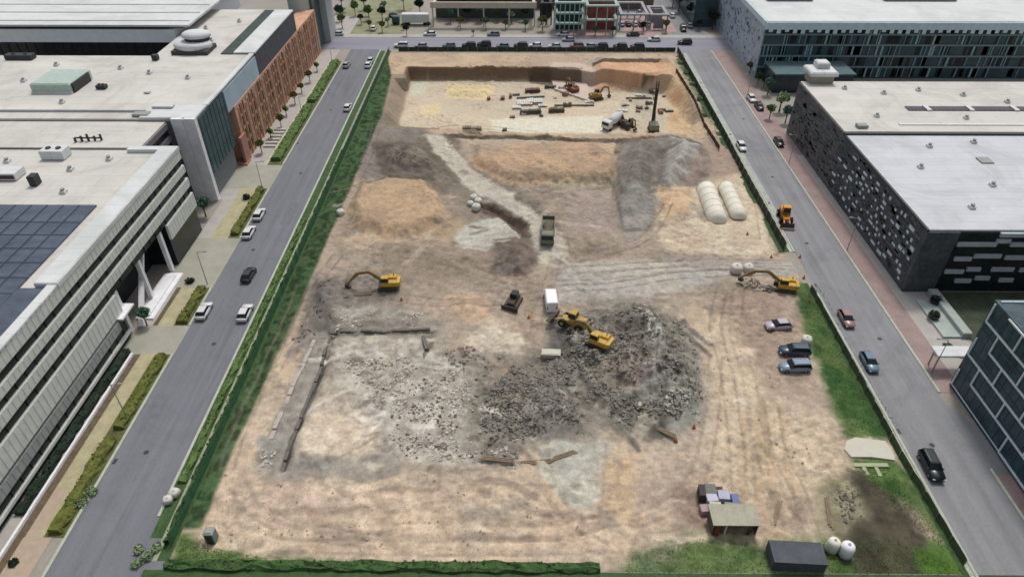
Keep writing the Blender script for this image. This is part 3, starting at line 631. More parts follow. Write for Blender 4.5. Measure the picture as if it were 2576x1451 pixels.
# grass tufts on the green ground: stuff
gm = MB()
def tufts(poly, n, lo=.05, hi=.13):
    P2 = [G(u, v) for u, v in poly]; xs = [p[0] for p in P2]; ys = [p[1] for p in P2]
    X = rng.uniform(min(xs), max(xs), n*3); Y = rng.uniform(min(ys), max(ys), n*3); d = sdist(X, Y, P2)
    for x, y in list(zip(X[d > .2], Y[d > .2]))[:n]:
        z = hz(x, y) if XA < x < XB and YA < y < YB else 0
        for k in range(2):
            a = random.uniform(0, 6.3); h = random.uniform(lo, hi); s_ = random.uniform(.04, .09)
            gm.add([(x-s_*math.cos(a),y-s_*math.sin(a),z),(x+s_*math.cos(a),y+s_*math.sin(a),z),(x+random.uniform(-.1,.1),y+random.uniform(-.1,.1),z+h)], [(0,1,2)])
tufts([(1590,1390),(1760,1350),(1900,1375),(2250,1345),(2470,1451),(1560,1451)], 2600)
tufts([(2010,720),(2070,720),(2130,850),(2210,990),(2280,1100),(2140,1100),(2090,980),(2040,860)], 2600)
tufts([(2140,1160),(2230,1160),(2440,1440),(2250,1280)], 900)
tufts([(450,1345),(560,1375),(700,1405),(850,1425),(440,1425)], 1200)
0 and tufts([(465,1300),(560,1100),(730,770),(745,770),(620,1080),(515,1300)], 1500)
tag(gm.build('grass_tufts', leafmat('tuft_green', (96,122,66))), kind='stuff')

# ================================================================ LEFT: banded office building
M_glassd = mat('dark_glass', (34,40,42), rough=.18, amp=.4, scale=.35, fine=.3, fscale=1.1, spec=.4)
M_spand = mat('louvre_panels', (202,205,198), amp=.10, scale=.5, fine=.07, fscale=5, k=1.0)
M_roof = mat('pale_roof', (206,203,196), amp=.10, scale=.1, fine=.05, k=.90, stretch=(.5,1,1), seam=(9,3.6), stain=.16)
M_white = mat('white_roof', (222,225,224), amp=.05, scale=.2, fine=.03, k=.82, seam=(11,3.1), stain=.12)
M_conc = mat('concrete', (232,232,234), amp=.12, scale=.5, fine=.08)
M_mull = mat('mullion', (150,154,150), amp=.08)
BL = dict(name='office_building')
def part(t, name, m, fn, parent=None, smooth=False):
    mb = MB(); fn(mb); return mb.build(name, m, parent or t, off=tuple(t.location), smooth=smooth)
b1 = thing('office_building', 'grey office building banded with light louvres and dark window strips, nearest on the left', 'building', (-63,70,0))
part(b1, 'wall', M_glassd, lambda m: (m.box(-125,-63.45,25,84,0,17.3), m.box(-125,-63.45,104,116,0,17.3), m.box(-125,-63.45,84,104,8.7,17.3), m.box(-125,-68.5,84,104,0,8.7)))
for i, (z0, z1, y0, y1) in enumerate(((15.9,18.1,25,116.2),(13.1,14.5,25,116.2),(10.1,11.8,25,116.2),(5.2,8.6,25,84),(5.6,8.6,104,116.2),(3.0,4.7,25,82),(1.0,1.5,25,84))):
    def band(m):
        m.box(-63.45,-63.0,y0,y1,z0,z1)
        if z0 > 2.9:
            y = y0+.5
            while y < y1: m.box(-63.0,-62.95,y,y+.12,z0+.1,z1-.1); y += 1.1
    part(b1, 'louvre_band', M_spand if z0 != 3.0 else mat('grey_band', (150,154,152), amp=.12, scale=.6, fine=.1, k=1), band)
for z0, z1, y0, y1 in ((14.5,15.9,25,116),(11.8,13.1,25,116),(8.6,10.1,25,116),(1.5,3.0,25,84)):
    def mul(m):
        m.box(-63.45,-63.42,y0,y1,z0,z1); y = y0+.3
        while y < y1:
            m.box(-63.42,-63.3,y,y+.14,z0,z1); y += random.choice((2.2,2.2,4.4))
    part(b1, 'window_strip', mat('strip_glass', (26,30,32), rough=.3, amp=.4, scale=.5), mul)
part(b1, 'roof', M_roof, lambda m: m.box(-125,-66.2,25,116,17.3,17.6))
part(b1, 'coping', M_white, lambda m: (m.bev(-66.2,-62.9,74,116.3,17.62,18.4,.15), m.bev(-64.4,-62.95,25,74,17.7,18.2,.1), m.box(-72,-66.2,114.8,116.3,17.62,18.3)))
M_sol = mat('blue_glazing', (74,84,97), rough=.35, amp=.28, scale=.3, stretch=(.4,1.6,1), fine=.18, fscale=1.2)
gl = part(b1, 'glazed_roof', M_sol, lambda m: (m.box(-125,-68.3,25,95.7,17.62,17.9), m.box(-68.3,-64.6,25,73.6,17.62,17.86)))
def gr(m):
    for k in range(19): m.box(-105,-68.3,25+3.6*k+.5,25+3.6*k+.62,17.9,17.98)
    for k in range(13): m.box(-71-2.6*k,-70.9-2.6*k,25,95.5,17.9,18.02)
part(b1, 'glazing_bars', mat('bar_dark', (70,82,98), amp=.2), gr, gl)
part(b1, 'lobby_glass', M_glassd, lambda m: m.box(-68.4,-68.2,84.3,103.7,.2,8.4))
part(b1, 'canopy', M_conc, lambda m: m.box(-66,-62.2,82,86,4.9,5.2))
part(b1, 'raking_column', M_conc, lambda m: m.bar((-62.6,86,.2),(-66,100,8.4),.7))
for y_ in (84.6,93,101.6): part(b1, 'column', M_conc, lambda m: m.box(-64.2,-63.5,y_,y_+.7,0,8.7))
part(b1, 'entrance_step', M_conc, lambda m: (m.box(-64.5,-61.4,88,101,0,.3), m.box(-64.5,-62.2,88.6,100.4,.3,.6)))
def set_back(m): m.box(-125,-70.5,116.2,128,0,17.6)
b1b = thing('link_building', 'recessed link with dark horizontal windows between the banded offices and the tall concrete fin', 'building', (-70,122,0))
part(b1b, 'wall', M_glassd, set_back)
for z0 in (1.2,4.4,7.6,10.8,14.0,16.6): part(b1b, 'louvre_band', mat('mauve_band', (112,108,110), amp=.1, k=1), lambda m: m.box(-70.5,-69.9,116.4,127.8,z0,z0+1.1))
part(b1b, 'roof', M_roof, lambda m: m.box(-125,-70.3,116.4,128,17.6,17.9))
# roof-top units
def unit(name, label, x, y, z, w, d, h, m1, fn=None, cat='rooftop unit', grp='rooftop units'):
    t = thing(name, label, cat, (x,y,z), 0, grp)
    MB().bev(-w/2,w/2,-d/2,d/2,.15,h,.08).build('casing', m1, t)
    MB().box(-w/2+.15,w/2-.15,-d/2+.15,d/2-.15,0,.15).build('base', M_dsteel, t)
    if fn: fn(t, w, d, h)
    return t
def fan(t, w, d, h):
    for k in (-1, 1): MB().cyl((k*w*.22,0,h), min(w,d)*.18, .22, n=12).build('fan', M_dsteel, t)
def grill(t, w, d, h): MB().box(-w/2+.2,w/2-.2,-d/2-.04,-d/2+.01,.4,h-.3).build('grille', M_dsteel, t)
unit('air_handler', 'white air handler with dark grille on the banded office roof', -84.1, 113, 17.6, 4.2, 2.6, 1.8, M_white, fan)
unit('air_handler', 'white rooftop casing at the far left, nearest the glazed roof', -89, 105.5, 17.6, 5.5, 3, 1.4, M_white, grill)
unit('vent_box', 'small dark upright vent by the glazed roof', -82.2, 102.8, 17.6, 1.2, 1.6, 1.9, M_dsteel, grill)
t = thing('pipework', 'dark pipe cluster behind the white air handler on the roof', 'pipes', (-81,119.2,17.9))
for k in range(5): MB().cyl((-2.4+k*1.1,-.6+.25*k,0), .22, .9+.25*(k%3), n=8).build('pipe', M_dsteel, t)
MB().box(-2.8,2.4,-.1,.15,.5,.72).build('manifold', M_dsteel, t)

# ---- the larger block with the brick street front
b2 = thing('brick_fronted_building', 'large pale-roofed building with a brown brick street front and blue glass corner', 'building', (-64,150,0))
M_teal = mat('teal_glass', (62,84,90), rough=.2, amp=.3, scale=.25, fine=.15, fscale=1.5)
M_blueg = mat('pale_blue_glass', (170,190,204), rough=.25, amp=.12, scale=.15, fine=.06)
M_brick = mat('brown_brick', (178,142,120), amp=.2, scale=.3, fine=.18, fscale=2, k=1.15, tint=(1.05,.97,.9))
part(b2, 'wall', mat('side_wall', (120,122,124), amp=.1), lambda m: (m.box(-140,-68.7,128.2,165,0,18), m.box(-88,-66,165,204,0,18), m.box(-68.7,-65,129,143,0,5.8)))
part(b2, 'roof', M_roof, lambda m: (m.box(-140,-64.4,128.2,165,18.0,18.4), m.box(-88,-64.8,165,204,18.0,18.4)))
part(b2, 'roof_edge', M_white, lambda m: (m.bev(-75.5,-64.2,128.1,134.6,18.42,18.75,.1), m.box(-140,-75.5,131.4,131.7,18.42,18.9), m.bev(-65.2,-64.0,134.6,166,18.42,18.8,.1)))
part(b2, 'concrete_fin', M_conc, lambda m: (m.box(-68.9,-66.7,127.4,128.6,0,18.7), m.box(-66.3,-64.1,127.4,128.6,0,18.7), m.box(-66.75,-66.2,127.7,128.5,0,18.5)))
part(b2, 'corner_glass', M_teal, lambda m: m.box(-68.7,-64.0,128.7,143.2,5.8,18.0))
def cm(m):
    for k in range(8): m.box(-64.02,-63.93,129.2+k*1.9,129.28+k*1.9,5.9,17.9)
    for z in (8.8,11.9,15): m.box(-64.02,-63.94,128.8,143.1,z,z+.07)
part(b2, 'mullions', mat('teal_mullion', (52,66,72)), cm)
part(b2, 'blue_glass', M_blueg, lambda m: m.box(-68.7,-63.9,143.3,166,13.2,18.0))
part(b2, 'brick_front', M_brick, lambda m: m.box(-68.7,-63.75,146.5,223,0,13.2))
k = 0
for y in np.arange(149, 221, 2.2):
    k += 1
    part(b2, 'window', M_glassd if k % 3 else mat('window_pale', (150,150,138), amp=.2), lambda m: [m.box(-63.76,-63.66,y+random.uniform(-.2,.2),y+random.uniform(.55,.9),z0+.4,z0+2.6) for z0 in (1,4.1,7.2,10.1)])
def br(m):
    for y in np.arange(148.1, 222, 2.2): m.box(-63.76,-63.55,y,y+.5,.2,13.0+random.uniform(-1.5,0))
part(b2, 'brick_pier', mat('red_brick', (170,122,96), amp=.25, scale=.4, fine=.15, k=1.15), br)
part(b2, 'screen_wall', mat('dark_panel', (78,82,90), amp=.2, scale=.4, fine=.1), lambda m: m.box(-66.5,-63.9,166.2,202,13.2,18.6))
part(b2, 'screen_cap', M_white, lambda m: m.box(-69,-63.8,166.1,202,18.62,18.9))
part(b2, 'roof_slot', mat('slot_green', (58,72,68), amp=.3, scale=.5, fine=.2), lambda m: m.box(-72.2,-69.1,166,203,18.42,18.6))
part(b2, 'door_surround', mat('red_clay', (170,122,106), amp=.15), lambda m: (m.box(-63.9,-63.3,144.6,147.8,0,6.5), m.box(-66,-63,143.6,146.4,0,.4)))
t = thing('cooling_tower', 'white rounded two-tier cooling tower on a dark plinth on the brick-fronted roof', 'cooling tower', (-79.5,168.5,18.4))
MB().bev(-4.4,4.4,-3.2,3.2,0,1.0,.1).build('plinth', mat('plinth_dark', (70,74,70)), t)
MB().rings([[(a*math.cos(k*math.pi/12), b*math.sin(k*math.pi/12), z) for k in range(24)] for a, b, z in ((4.5,3.3,1.02),(4.6,3.5,1.7),(4.2,3.1,2.3))]).build('lower_tier', M_white, t, True)
MB().rings([[(a*math.cos(k*math.pi/12)+.8, b*math.sin(k*math.pi/12)+1.4, z) for k in range(24)] for a, b, z in ((3.0,2.2,2.3),(3.2,2.4,3.2))]).build('band', mat('band_dark', (66,72,70)), t)
MB().rings([[(a*math.cos(k*math.pi/12)+.8, b*math.sin(k*math.pi/12)+1.4, z) for k in range(24)] for a, b, z in ((3.5,2.8,3.2),(3.5,2.7,3.8),(2.7,2.0,4.3))]).build('upper_tier', M_white, t, True)
t = thing('rooflight', 'pale green glass box with a dark side on the left part of the roof', 'rooflight', (-99,145,18.4))
MB().bev(-5,3.5,-4,5,0,2.2,.3).build('glass', mat('pale_green_glass', (172,190,180), rough=.3, amp=.12), t)
MB().box(3.52,3.9,-3.4,3.6,0,2.0).build('dark_side', M_dsteel, t); MB().box(-5.2,3.7,-4.2,-4.0,0,.5).build('frame', M_white, t)
unit('condenser', 'small dark condenser beside the pale green rooflight', -90.5, 144, 18.4, 2.0, 1.4, .9, M_dsteel, fan)
unit('air_handler', 'dark casing standing at the far left by the tall dark wall', -119, 162.5, 18.4, 6.5, 2.0, 1.2, M_dsteel, fan)
unit('vent_box', 'small grey vent left of the cooling tower', -86.3, 162, 18.4, 1.3, 1.3, 1.3, M_dsteel, grill)
unit('vent_box', 'white low hatch on the roof edge above the concrete fin', -72.5, 133.2, 18.76, 4.2, 1.6, .5, M_white)
unit('vent_box', 'pale flat hatch left of the white hatch on the roof edge', -75.6, 129.8, 18.4, 3.2, 1.8, .6, M_mull)
unit('vent_box', 'tiny pale box in the middle of the pale roof', -79.5, 141.5, 18.4, 1.2, 1.0, .5, M_white)
vg = None
def small_vents(label, grp, spots, z):
    global vg
    for x, y in spots:
        if vg is None:
            vg = thing('roof_vent', label, 'roof vent', (x,y,z), 0, grp); MB().bev(-.5,.5,-.5,.5,0,.5,.06).build('curb', M_white, vg); MB().cyl((0,0,.5), .3, .35, n=10, r2=.38).build('cowl', M_mull, vg)
        else: dup(vg, (x,y,z), 0, label, grp)
small_vents('small pale vent on the roof of the brick-fronted building', 'small vents on the brick-fronted roof', [(-74,150),(-84,153),(-92,156),(-104,152),(-110,148),(-78,176),(-83,186),(-76,192),(-108,158),(-95,136),(-114,138)], 18.4)
small_vents('small pale vent on the roof of the banded offices', 'small vents on the banded office roof', [(-76,100),(-79,108),(-92,111),(-98,103),(-74,112)], 17.6)
small_vents('small pale vent on the white roof of the panelled building', 'small vents on the panelled building roof', [(80,104),(88,112),(78,119),(84,128),(97,106),(102,115),(94,130),(108,109)], 12.9)
small_vents('small pale vent on the beige rear roof of the panelled building', 'small vents on the beige rear roof', [(78,158),(86,155),(95,157),(104,154),(79,142),(98,141),(112,150)], 13.3)
# ---- large white-roofed building at the upper left
b3 = thing('white_roofed_hall', 'wide white-roofed building with a dark glazed front at the upper left corner', 'building', (-85,182,0))
part(b3, 'wall', M_glassd, lambda m: m.box(-260,-91,182,230,0,16.3))
part(b3, 'front_band', mat('cool_band', (238,242,246), amp=.05, k=1.0), lambda m: (m.box(-260,-89.5,181.4,182,16.3,19.6), m.box(-91,-89.5,182,230,12,19.6)))
part(b3, 'shadow_gap', M_dsteel, lambda m: m.box(-260,-87.5,182.6,230,19.6,20.5))
part(b3, 'roof', M_white, lambda m: (m.box(-260,-85,180.6,255,20.5,21.0)))
def rf(m):
    for k in range(9): m.box(-250,-86,184+k*7.5,184.25+k*7.5,21.0,21.12)
part(b3, 'roof_seam', M_mull, rf)
def mm(m):
    for x in np.arange(-200, -92, 2.4): m.box(x,x+.15,181.85,182,12,16.2)
part(b3, 'mullions', mat('navy_mullion', (40,44,54)), mm)
# ---- stair tower
t = thing('stair_tower', 'pale curved stair tower with a tall dark glass strip, top left by the crossing', 'tower', (-69,226,0))
part(t, 'wall', mat('pale_clad', (176,190,186), amp=.1, scale=.4, fine=.06), lambda m: m.rings([[(-68.6+3.9*math.cos(a), 226+5*math.sin(a), z) for a in np.linspace(0, 2*math.pi, 24, endpoint=False)] for z in (0,18)]), smooth=False)
part(t, 'glass_strip', M_teal, lambda m: m.box(-66,-64.4,223.5,232,1,16))
part(t, 'roof', mat('mint_roof', (205,215,205), amp=.08), lambda m: m.box(-69,-60.5,228,242,15.0,15.5))
part(t, 'side_block', mat('pale_clad2', (180,186,184), amp=.1), lambda m: m.box(-68.0,-62.5,232.5,241,0,15))
# planting beds and trees in front of the brick front
for i, y in enumerate((150,158,165,172,180,188,196,205)):
    tree(-61.2+random.uniform(-.4,.4), y, 1 if i % 2 else 0, ('olive','mid')[i % 2], 'small street tree %s in front of the brown brick front' % ('nearest the camera','second from the driveway','third from the driveway','fourth from the driveway','fifth from the driveway','sixth from the driveway','second from the crossing','closest to the crossing')[i], 'young trees before the brick front', .62)
for k in range(6):
    y = 155+k*1.9
    o = MB().bev(-1.5,1.5,-.35,.35,0,.45,.06).build('bench', mat('pale_bench', (196,194,186))) if k == 0 else bench.copy()
    if k == 0: bench = o
    else: COL.objects.link(o)
    o.location = (-60.6,y-1.5,.02); tag(o, 'low pale bench in a row beside the path before the brick front', 'bench', 'row of low pale benches')
tree(-66,108,2,'dark','dark shrubby tree at the near side of the wide driveway by the offices',None,.5)
tree(-64.5,121,0,'teal','blue-green tree in the courtyard beside the concrete fin',None,.8)
tree(-66,114,0,'teal','blue-green tree between the offices and the courtyard',None,.8)
tree(-61.9,86.5,0,'teal','blue-green small tree at the foot of the office building by the narrow path',None,.6)
shrub(-59.2,98.5,.8,'dark','dark round shrub at the lower corner of the wide driveway')
shrub(-58.4,128.5,.9,'dark','dark shrub on the dry lawn below the upper driveway')
u = G(205,1268); shrub(u[0],u[1],.7,'pale','pale bushy shrub on the left kerb, nearer of two','pale shrubs on the left kerb')
u = G(232,1240); shrub(u[0],u[1],.8,'pale','pale bushy shrub on the left kerb, farther of two','pale shrubs on the left kerb')
for i, (a, b) in enumerate(((350,1385),(372,1402),(345,1420),(395,1380))):
    u = G(a, b); shrub(u[0],u[1],.6,'pale','whitish shrub at the street corner %s' % ('nearest the kerb','in the middle of the clump','lowest of the clump','closest to the footpath')[i],'whitish shrubs at the lower left corner')
# tan planter walls beside the left pavement
o = MB().box(-61.3,-60.95,30,79.4,0,.45).build('planter_wall', M_conc); tag(o, 'long low pale wall between the pavement and the soil bed on the left', 'wall')
u = G(35,1417); shrub(u[0],u[1],.5,'dark','small dark shrub alone at the lower left corner')

# ================================================================ RIGHT: dark panelled building
b4 = thing('panelled_building', 'dark grey building clad in scattered pale panels with a white roof', 'building', (69,115,0))
M_clad = mat('charcoal_cladding', (74,80,84), amp=.3, scale=.35, fine=.25, fscale=1.6)
part(b4, 'wall', M_clad, lambda m: (m.box(69,140,96.9,134,0,12.6),))
part(b4, 'far_wall', mat('taupe_cladding', (98,96,96), amp=.25, scale=.4, fine=.3, fscale=1.4), lambda m: m.box(69,140,134,163,0,13.0))
part(b4, 'roof', mat('white_membrane', (214,218,222), amp=.05, scale=.12, k=.78, seam=(14,2.6), stain=.14), lambda m: m.bev(69.3,140,97.0,133.4,12.6,12.9,.1))
part(b4, 'far_roof', M_roof, lambda m: m.box(69.2,140,134.4,162.8,13.0,13.3))
part(b4, 'roof_curb', M_dsteel, lambda m: (m.box(69,140,133.5,134.3,12.6,13.25), m.box(68.9,69.3,96.8,133.4,12.5,12.95)))
part(b4, 'parapet', M_white, lambda m: m.box(82,140,137.5,138.2,13.3,13.5) or m.add([(81.5,137.5,13.32),(82.6,137.5,13.32),(86.5,150,13.32),(85.4,150,13.32)], [(0,1,2,3)]))
sk = part(b4, 'roof_well', M_glassd, lambda m: m.box(87.5,140,145.2,147.4,13.3,13.5))
part(b4, 'well_divider', M_white, lambda m: [m.box(x,x+1.0,145.0,147.6,13.3,13.65) for x in (91.5,101,111,121)], sk)
wp = []
tr_ = 0
while len(wp) < 88 and tr_ < 4000:
    tr_ += 1
    y = random.uniform(98.5, 128) if random.random() < .93 else random.uniform(128, 133); z = random.uniform(1.2, 11.4); L = random.choice((.55,.7,.7,1.3,1.8)); h_ = random.choice((.4,.5,.65))
    if all(abs(y-a) > .35+(L+b)/2 or abs(z-c) > .95 for a, b, c in wp): wp.append((y, L, z)); part(b4, 'window', mat('pale_panel', (190,200,206), rough=.35, amp=.12, k=1.05), lambda m: m.box(68.9,69,y-L/2,y+L/2,z-h_/2,z+h_/2))
def rp(m):
    for _ in range(420):
        y = random.uniform(97.5,161); z = random.uniform(.6,12.3); L = random.choice((1,1.6,2.4)); m.box(68.95,69,y,y+L,z,z+random.choice((.35,.6)))
tag(part(b4, 'dark_panel', mat('slate_panel', (84,92,96), rough=.4, amp=.2), rp), kind='stuff')
def rp2(m):
    for _ in range(260):
        y = random.uniform(97.5,161); z = random.uniform(.6,12.3); L = random.choice((1,1.6,2.4)); m.box(68.93,69,y,y+L,z,z+random.choice((.35,.6)))
tag(part(b4, 'black_panel', mat('black_panel', (40,44,48), rough=.3, amp=.2), rp2), kind='stuff')
part(b4, 'bay', M_clad, lambda m: m.box(69,74.5,96.6,96.9,0,12.55))
for u0, u1, z in ((2403,2500,9.9),(2500,2535,10.6),(2535,2576,9.9),(2445,2512,7.5),(2396,2438,6.9),(2522,2576,7.2),(2374,2420,4.2),(2428,2462,4.7),(2490,2545,4.7),(2400,2440,2.2),(2450,2486,2.8),(2510,2545,2.4),(2560,2600,4.6),(2510,2600,11.8)):
    x0 = (u0-UV)/(CP*(96.4*SP*1.0/CP+0)+0) if False else None
    def xat(u_, z_):
        v_ = 578+(12.9-z_)*12.4; return G(u_, v_, z_)[0]
    part(b4, 'light_panel', mat('silver_panel', (168,176,178), rough=.4, amp=.1, k=1.1), lambda m: m.box(xat(u0,z),xat(u1,z),96.35,96.85,z,z+.75))
part(b4, 'front_glass', M_glassd, lambda m: m.box(74.5,140,96.7,96.9,.3,12.3))
t = thing('rooftop_cabin', 'white cabin with a flat roof at the far corner of the panelled building', 'rooftop cabin', (73.5,163,13.3))
MB().box(-2.6,2.8,-2,2.2,0,2.0).build('wall', mat('tan_wall', (150,142,130)), t); MB().bev(-3.2,3.4,-2.6,3.2,2.0,3.0,.3).build('roof', M_white, t); MB().bev(-1,2,0,3,3.0,4.4,.3).build('hood', M_white, t)
unit('vent_box', 'small grey vent on the white roof beside the black gap', 73.5, 136.5, 13.3, 2.2, 1.6, .7, M_mull)
unit('air_handler', 'long flat pale duct on the white roof at the far right', 112, 122, 12.9, 16, 1.4, .25, M_mull)
unit('vent_box', 'low square pale hatch in the middle of the white roof', 92, 122, 12.9, 2.5, 2.5, .25, M_mull)
# garden terrace by the corner
o = MB(); o.bev(73.2,74.8,84.2,96.2,0,1.1,.1); o.box(70.2,73.2,84.2,94,0,.35)
tag(o.build('terrace', mat('pale_terrace', (166,176,170), amp=.12, scale=.5), off=None), 'triangular pale stone terrace with two planters beside the dark corner', 'terrace')
for i, (a, b, lm) in enumerate(((2345,803,'dark'),(2350,765,'dark'))):
    x, y = G(a, b); t = thing('planter', 'dark planter on the pale terrace, %s' % ('nearer the street' if i == 0 else 'closer to the dark corner'), 'planter', (x,y,.36), 0, 'planters on the terrace')
    MB().cyl((0,0,0), .8, .6, n=14, r2=.95).build('pot', M_dsteel, t); shrub_mesh(.9,.9,.9,160,.15).build('plant', LM[lm], t).location = (0,0,.5)
for i in range(7):
    x = 77+random.uniform(0,16); y = 78+i*2.4; shrub(x, y, random.choice((1.0,1.4)), random.choice(('dark','deep','teal')), 'dark courtyard bush, %s' % ('closest to the white canopy','second from the canopy','third from the canopy','in the middle of the court','third from the dark building','second from the dark building','closest to the dark building')[i], 'bushes in the sunken court')
t = thing('canopy', 'white flat entrance canopy on posts beside the lattice building', 'canopy', (67.5,77.5,0))
part(t, 'roof', M_white, lambda m: m.bev(64.3,72.5,76.2,78.6,3.2,3.5,.08))
for x, y in ((65,76.8),(65,78.2),(71.5,76.8),(71.5,78.2)): part(t, 'post', M_steel, lambda m: m.cyl((x,y,0),.12,3.2,n=8))
shrub(71.5,80.5,1.1,'olive','yellow-green bush behind the white canopy'); shrub(69.6,81.5,.9,'deep','dark green bush behind the white canopy')
tag(MB().bev(67,70,80.2,80.9,0,.8,.05).build('bench', M_white), 'short white bench behind the white canopy', 'bench')
# ---- lattice building, lower right
b5 = thing('lattice_building', 'blue-green glass building wrapped in a white diagonal lattice, lower right corner', 'building', (66,60,0))
part(b5, 'wall', mat('deep_teal_glass', (50,72,80), rough=.2, amp=.4, scale=.4, fine=.3, fscale=1.2), lambda m: m.box(66,110,20,73.7,0,16))
part(b5, 'roof', mat('teal_roof_glass', (58,76,84), rough=.3, amp=.4, scale=.4, fine=.3, fscale=1.2), lambda m: m.box(65.95,110,20,73.8,16,16.4))
def lat(m, kind_='w'):
    rows = [('w', .6+3.1*k) for k in range(6)] if kind_ == 'w' else [('r', 66.4+3.4*k) for k in range(6)]
    if kind_ == 'w': m.box(65.9,65.95,20,73.6,.5,.7)
    def pt(kind, a, y): return (65.86,y,a) if kind == 'w' else (a,y,16.5)
    for k, (kd, a) in enumerate(rows):
        b_ = (rows[k+1][1] if k+1 < len(rows) and rows[k+1][0] == kd else None); y = 73.2-(k%2)*3.2
        while y > 24:
            if random.random() < .88: m.bar(pt(kd,a,y), pt(kd,a,y-6.4), .22)
            if b_ and b_-a < 4 and random.random() < .85:
                m.bar(pt(kd,a,y), pt(kd,b_,y), .2)
            y -= 6.4
part(b5, 'lattice', mat('white_lattice', (205,216,218), k=1.0), lat)
part(b5, 'roof_lattice', mat('white_lattice', (205,216,218), k=1.0), lambda m: lat(m, 'r'))
def lm_(m):
    for z in (3.8,7.6,11.4): m.box(65.93,66,20,73.7,z,z+.25)
    for y in np.arange(22, 73, 1.5): m.box(65.95,66,y,y+.07,.3,15.8)
part(b5, 'glazing_bars', mat('slate_bar', (64,78,88)), lm_)
# ---- glass building, upper right
b6 = thing('glass_building', 'long teal glass office building with a white roof at the upper right', 'building', (71,200,0))
part(b6, 'wall', M_teal, lambda m: m.box(71.4,170,200.6,260,0,15.4))
part(b6, 'roof', M_white, lambda m: m.box(71.2,170,200.2,260,15.9,16.6))
part(b6, 'roof_trim', mat('ice_trim', (196,214,220), k=1.0), lambda m: (m.box(71,170,199.6,200.6,14.4,16.4), m.box(70.8,71.4,200.6,260,15,16.5)))
part(b6, 'west_panels', mat('blue_grey_panels', (158,170,182), rough=.4, amp=.14, scale=.4, fine=.12, fscale=.8, k=1.05), lambda m: m.box(71.0,71.4,200.7,260,0,15))
def wpn(m):
    for _ in range(150):
        y = random.uniform(201,256); z = random.uniform(.5,14); m.box(70.95,71,y,y+random.choice((.6,1.2)),z,z+random.choice((.6,1.0)))
tag(part(b6, 'west_window', mat('grey_window', (112,128,142), rough=.3, amp=.2), wpn), kind='stuff')
for z in (3.2,6.4,9.6,12.6): part(b6, 'floor_ledge', mat('ledge', (120,136,140), k=1.0), lambda m: m.box(71.4,170,200.2,200.6,z,z+.45))
def fr(m):
    x = 72
    while x < 165:
        z0 = random.choice((.4,3.7,6.9,10.1)); m.box(x,x+random.choice((.12,.2,.5)),200.25,200.6,z0,z0+random.choice((2.8,6,2.8))); x += random.uniform(.5,1.3)
tag(part(b6, 'fin', mat('pale_teal_fin', (140,172,176), rough=.4, amp=.2, k=1.0), fr), kind='stuff')
def fr2(m):
    for _ in range(210):
        x = random.uniform(72,164); z = random.choice((.5,3.8,7,10.2,13.1)); m.box(x,x+random.uniform(.5,1.6),200.5,200.62,z,z+(2.6 if z < 13 else 1.2))
tag(part(b6, 'dark_pane', mat('black_teal', (22,34,42), rough=.15, amp=.3), fr2), kind='stuff')
def fr3(m):
    for x in np.arange(72, 165, 2.3): m.box(x,x+1.1,199.5,199.62,13.2+random.uniform(0,.6),14.45)
tag(part(b6, 'brise_soleil', mat('pale_blade', (200,218,222), k=1.0), fr3), kind='stuff')
unit('plant_screen', 'grey louvred plant screen on the glass building roof', 84, 222, 16.6, 14, 3, 1.6, M_mull, grill)
unit('plant_screen', 'second grey plant screen at the right on the glass building roof', 124, 222, 16.6, 22, 3, 1.2, M_mull, grill)
t = thing('glazed_pavilion', 'dark blue glass pavilion at the foot of the glass building', 'pavilion', (78,194,0))
part(t, 'wall', mat('navy_glass', (44,60,72), rough=.2, amp=.3, scale=.5, fine=.2), lambda m: m.box(73,95,189,199.2,0,5.2))
part(t, 'roof', mat('teal_roof', (84,108,112), amp=.2), lambda m: m.bev(72.6,95.4,188.6,199.2,5.2,5.6,.1))
t = thing('rear_dark_building', 'dark blue-green building beyond the crossing, behind the far trees on the right', 'building', (75,262,0))
part(t, 'wall', M_teal, lambda m: m.box(62.5,70,250,300,0,9)); part(t, 'roof', mat('navy_roof', (70,84,98), amp=.2), lambda m: m.box(62.2,70.3,249.6,300,9,9.4))
for i, (a, b, kd, lm, sc) in enumerate(((1960,282,1,'pale',1.3),(1935,300,0,'mid',.7),(1975,310,0,'teal',.8),(1905,215,2,'deep',.5),(1890,165,0,'olive',.7),(1930,240,0,'teal',.8),(1885,185,1,'olive',.8),(1920,222,2,'dark',.45))):
    x, y = G(a, b); tree(max(65.4,x), y, kd, lm, ('large pale tree at the far corner of the panelled building','low green tree below the large pale tree','blue-green tree hugging the panelled wall','deep green tree before the navy pavilion','olive tree nearest the crossing on the right pavement','blue-green tree between pavilion and street','small olive tree second from the crossing','dark tree in the gap by the pavilion')[i], None, sc)

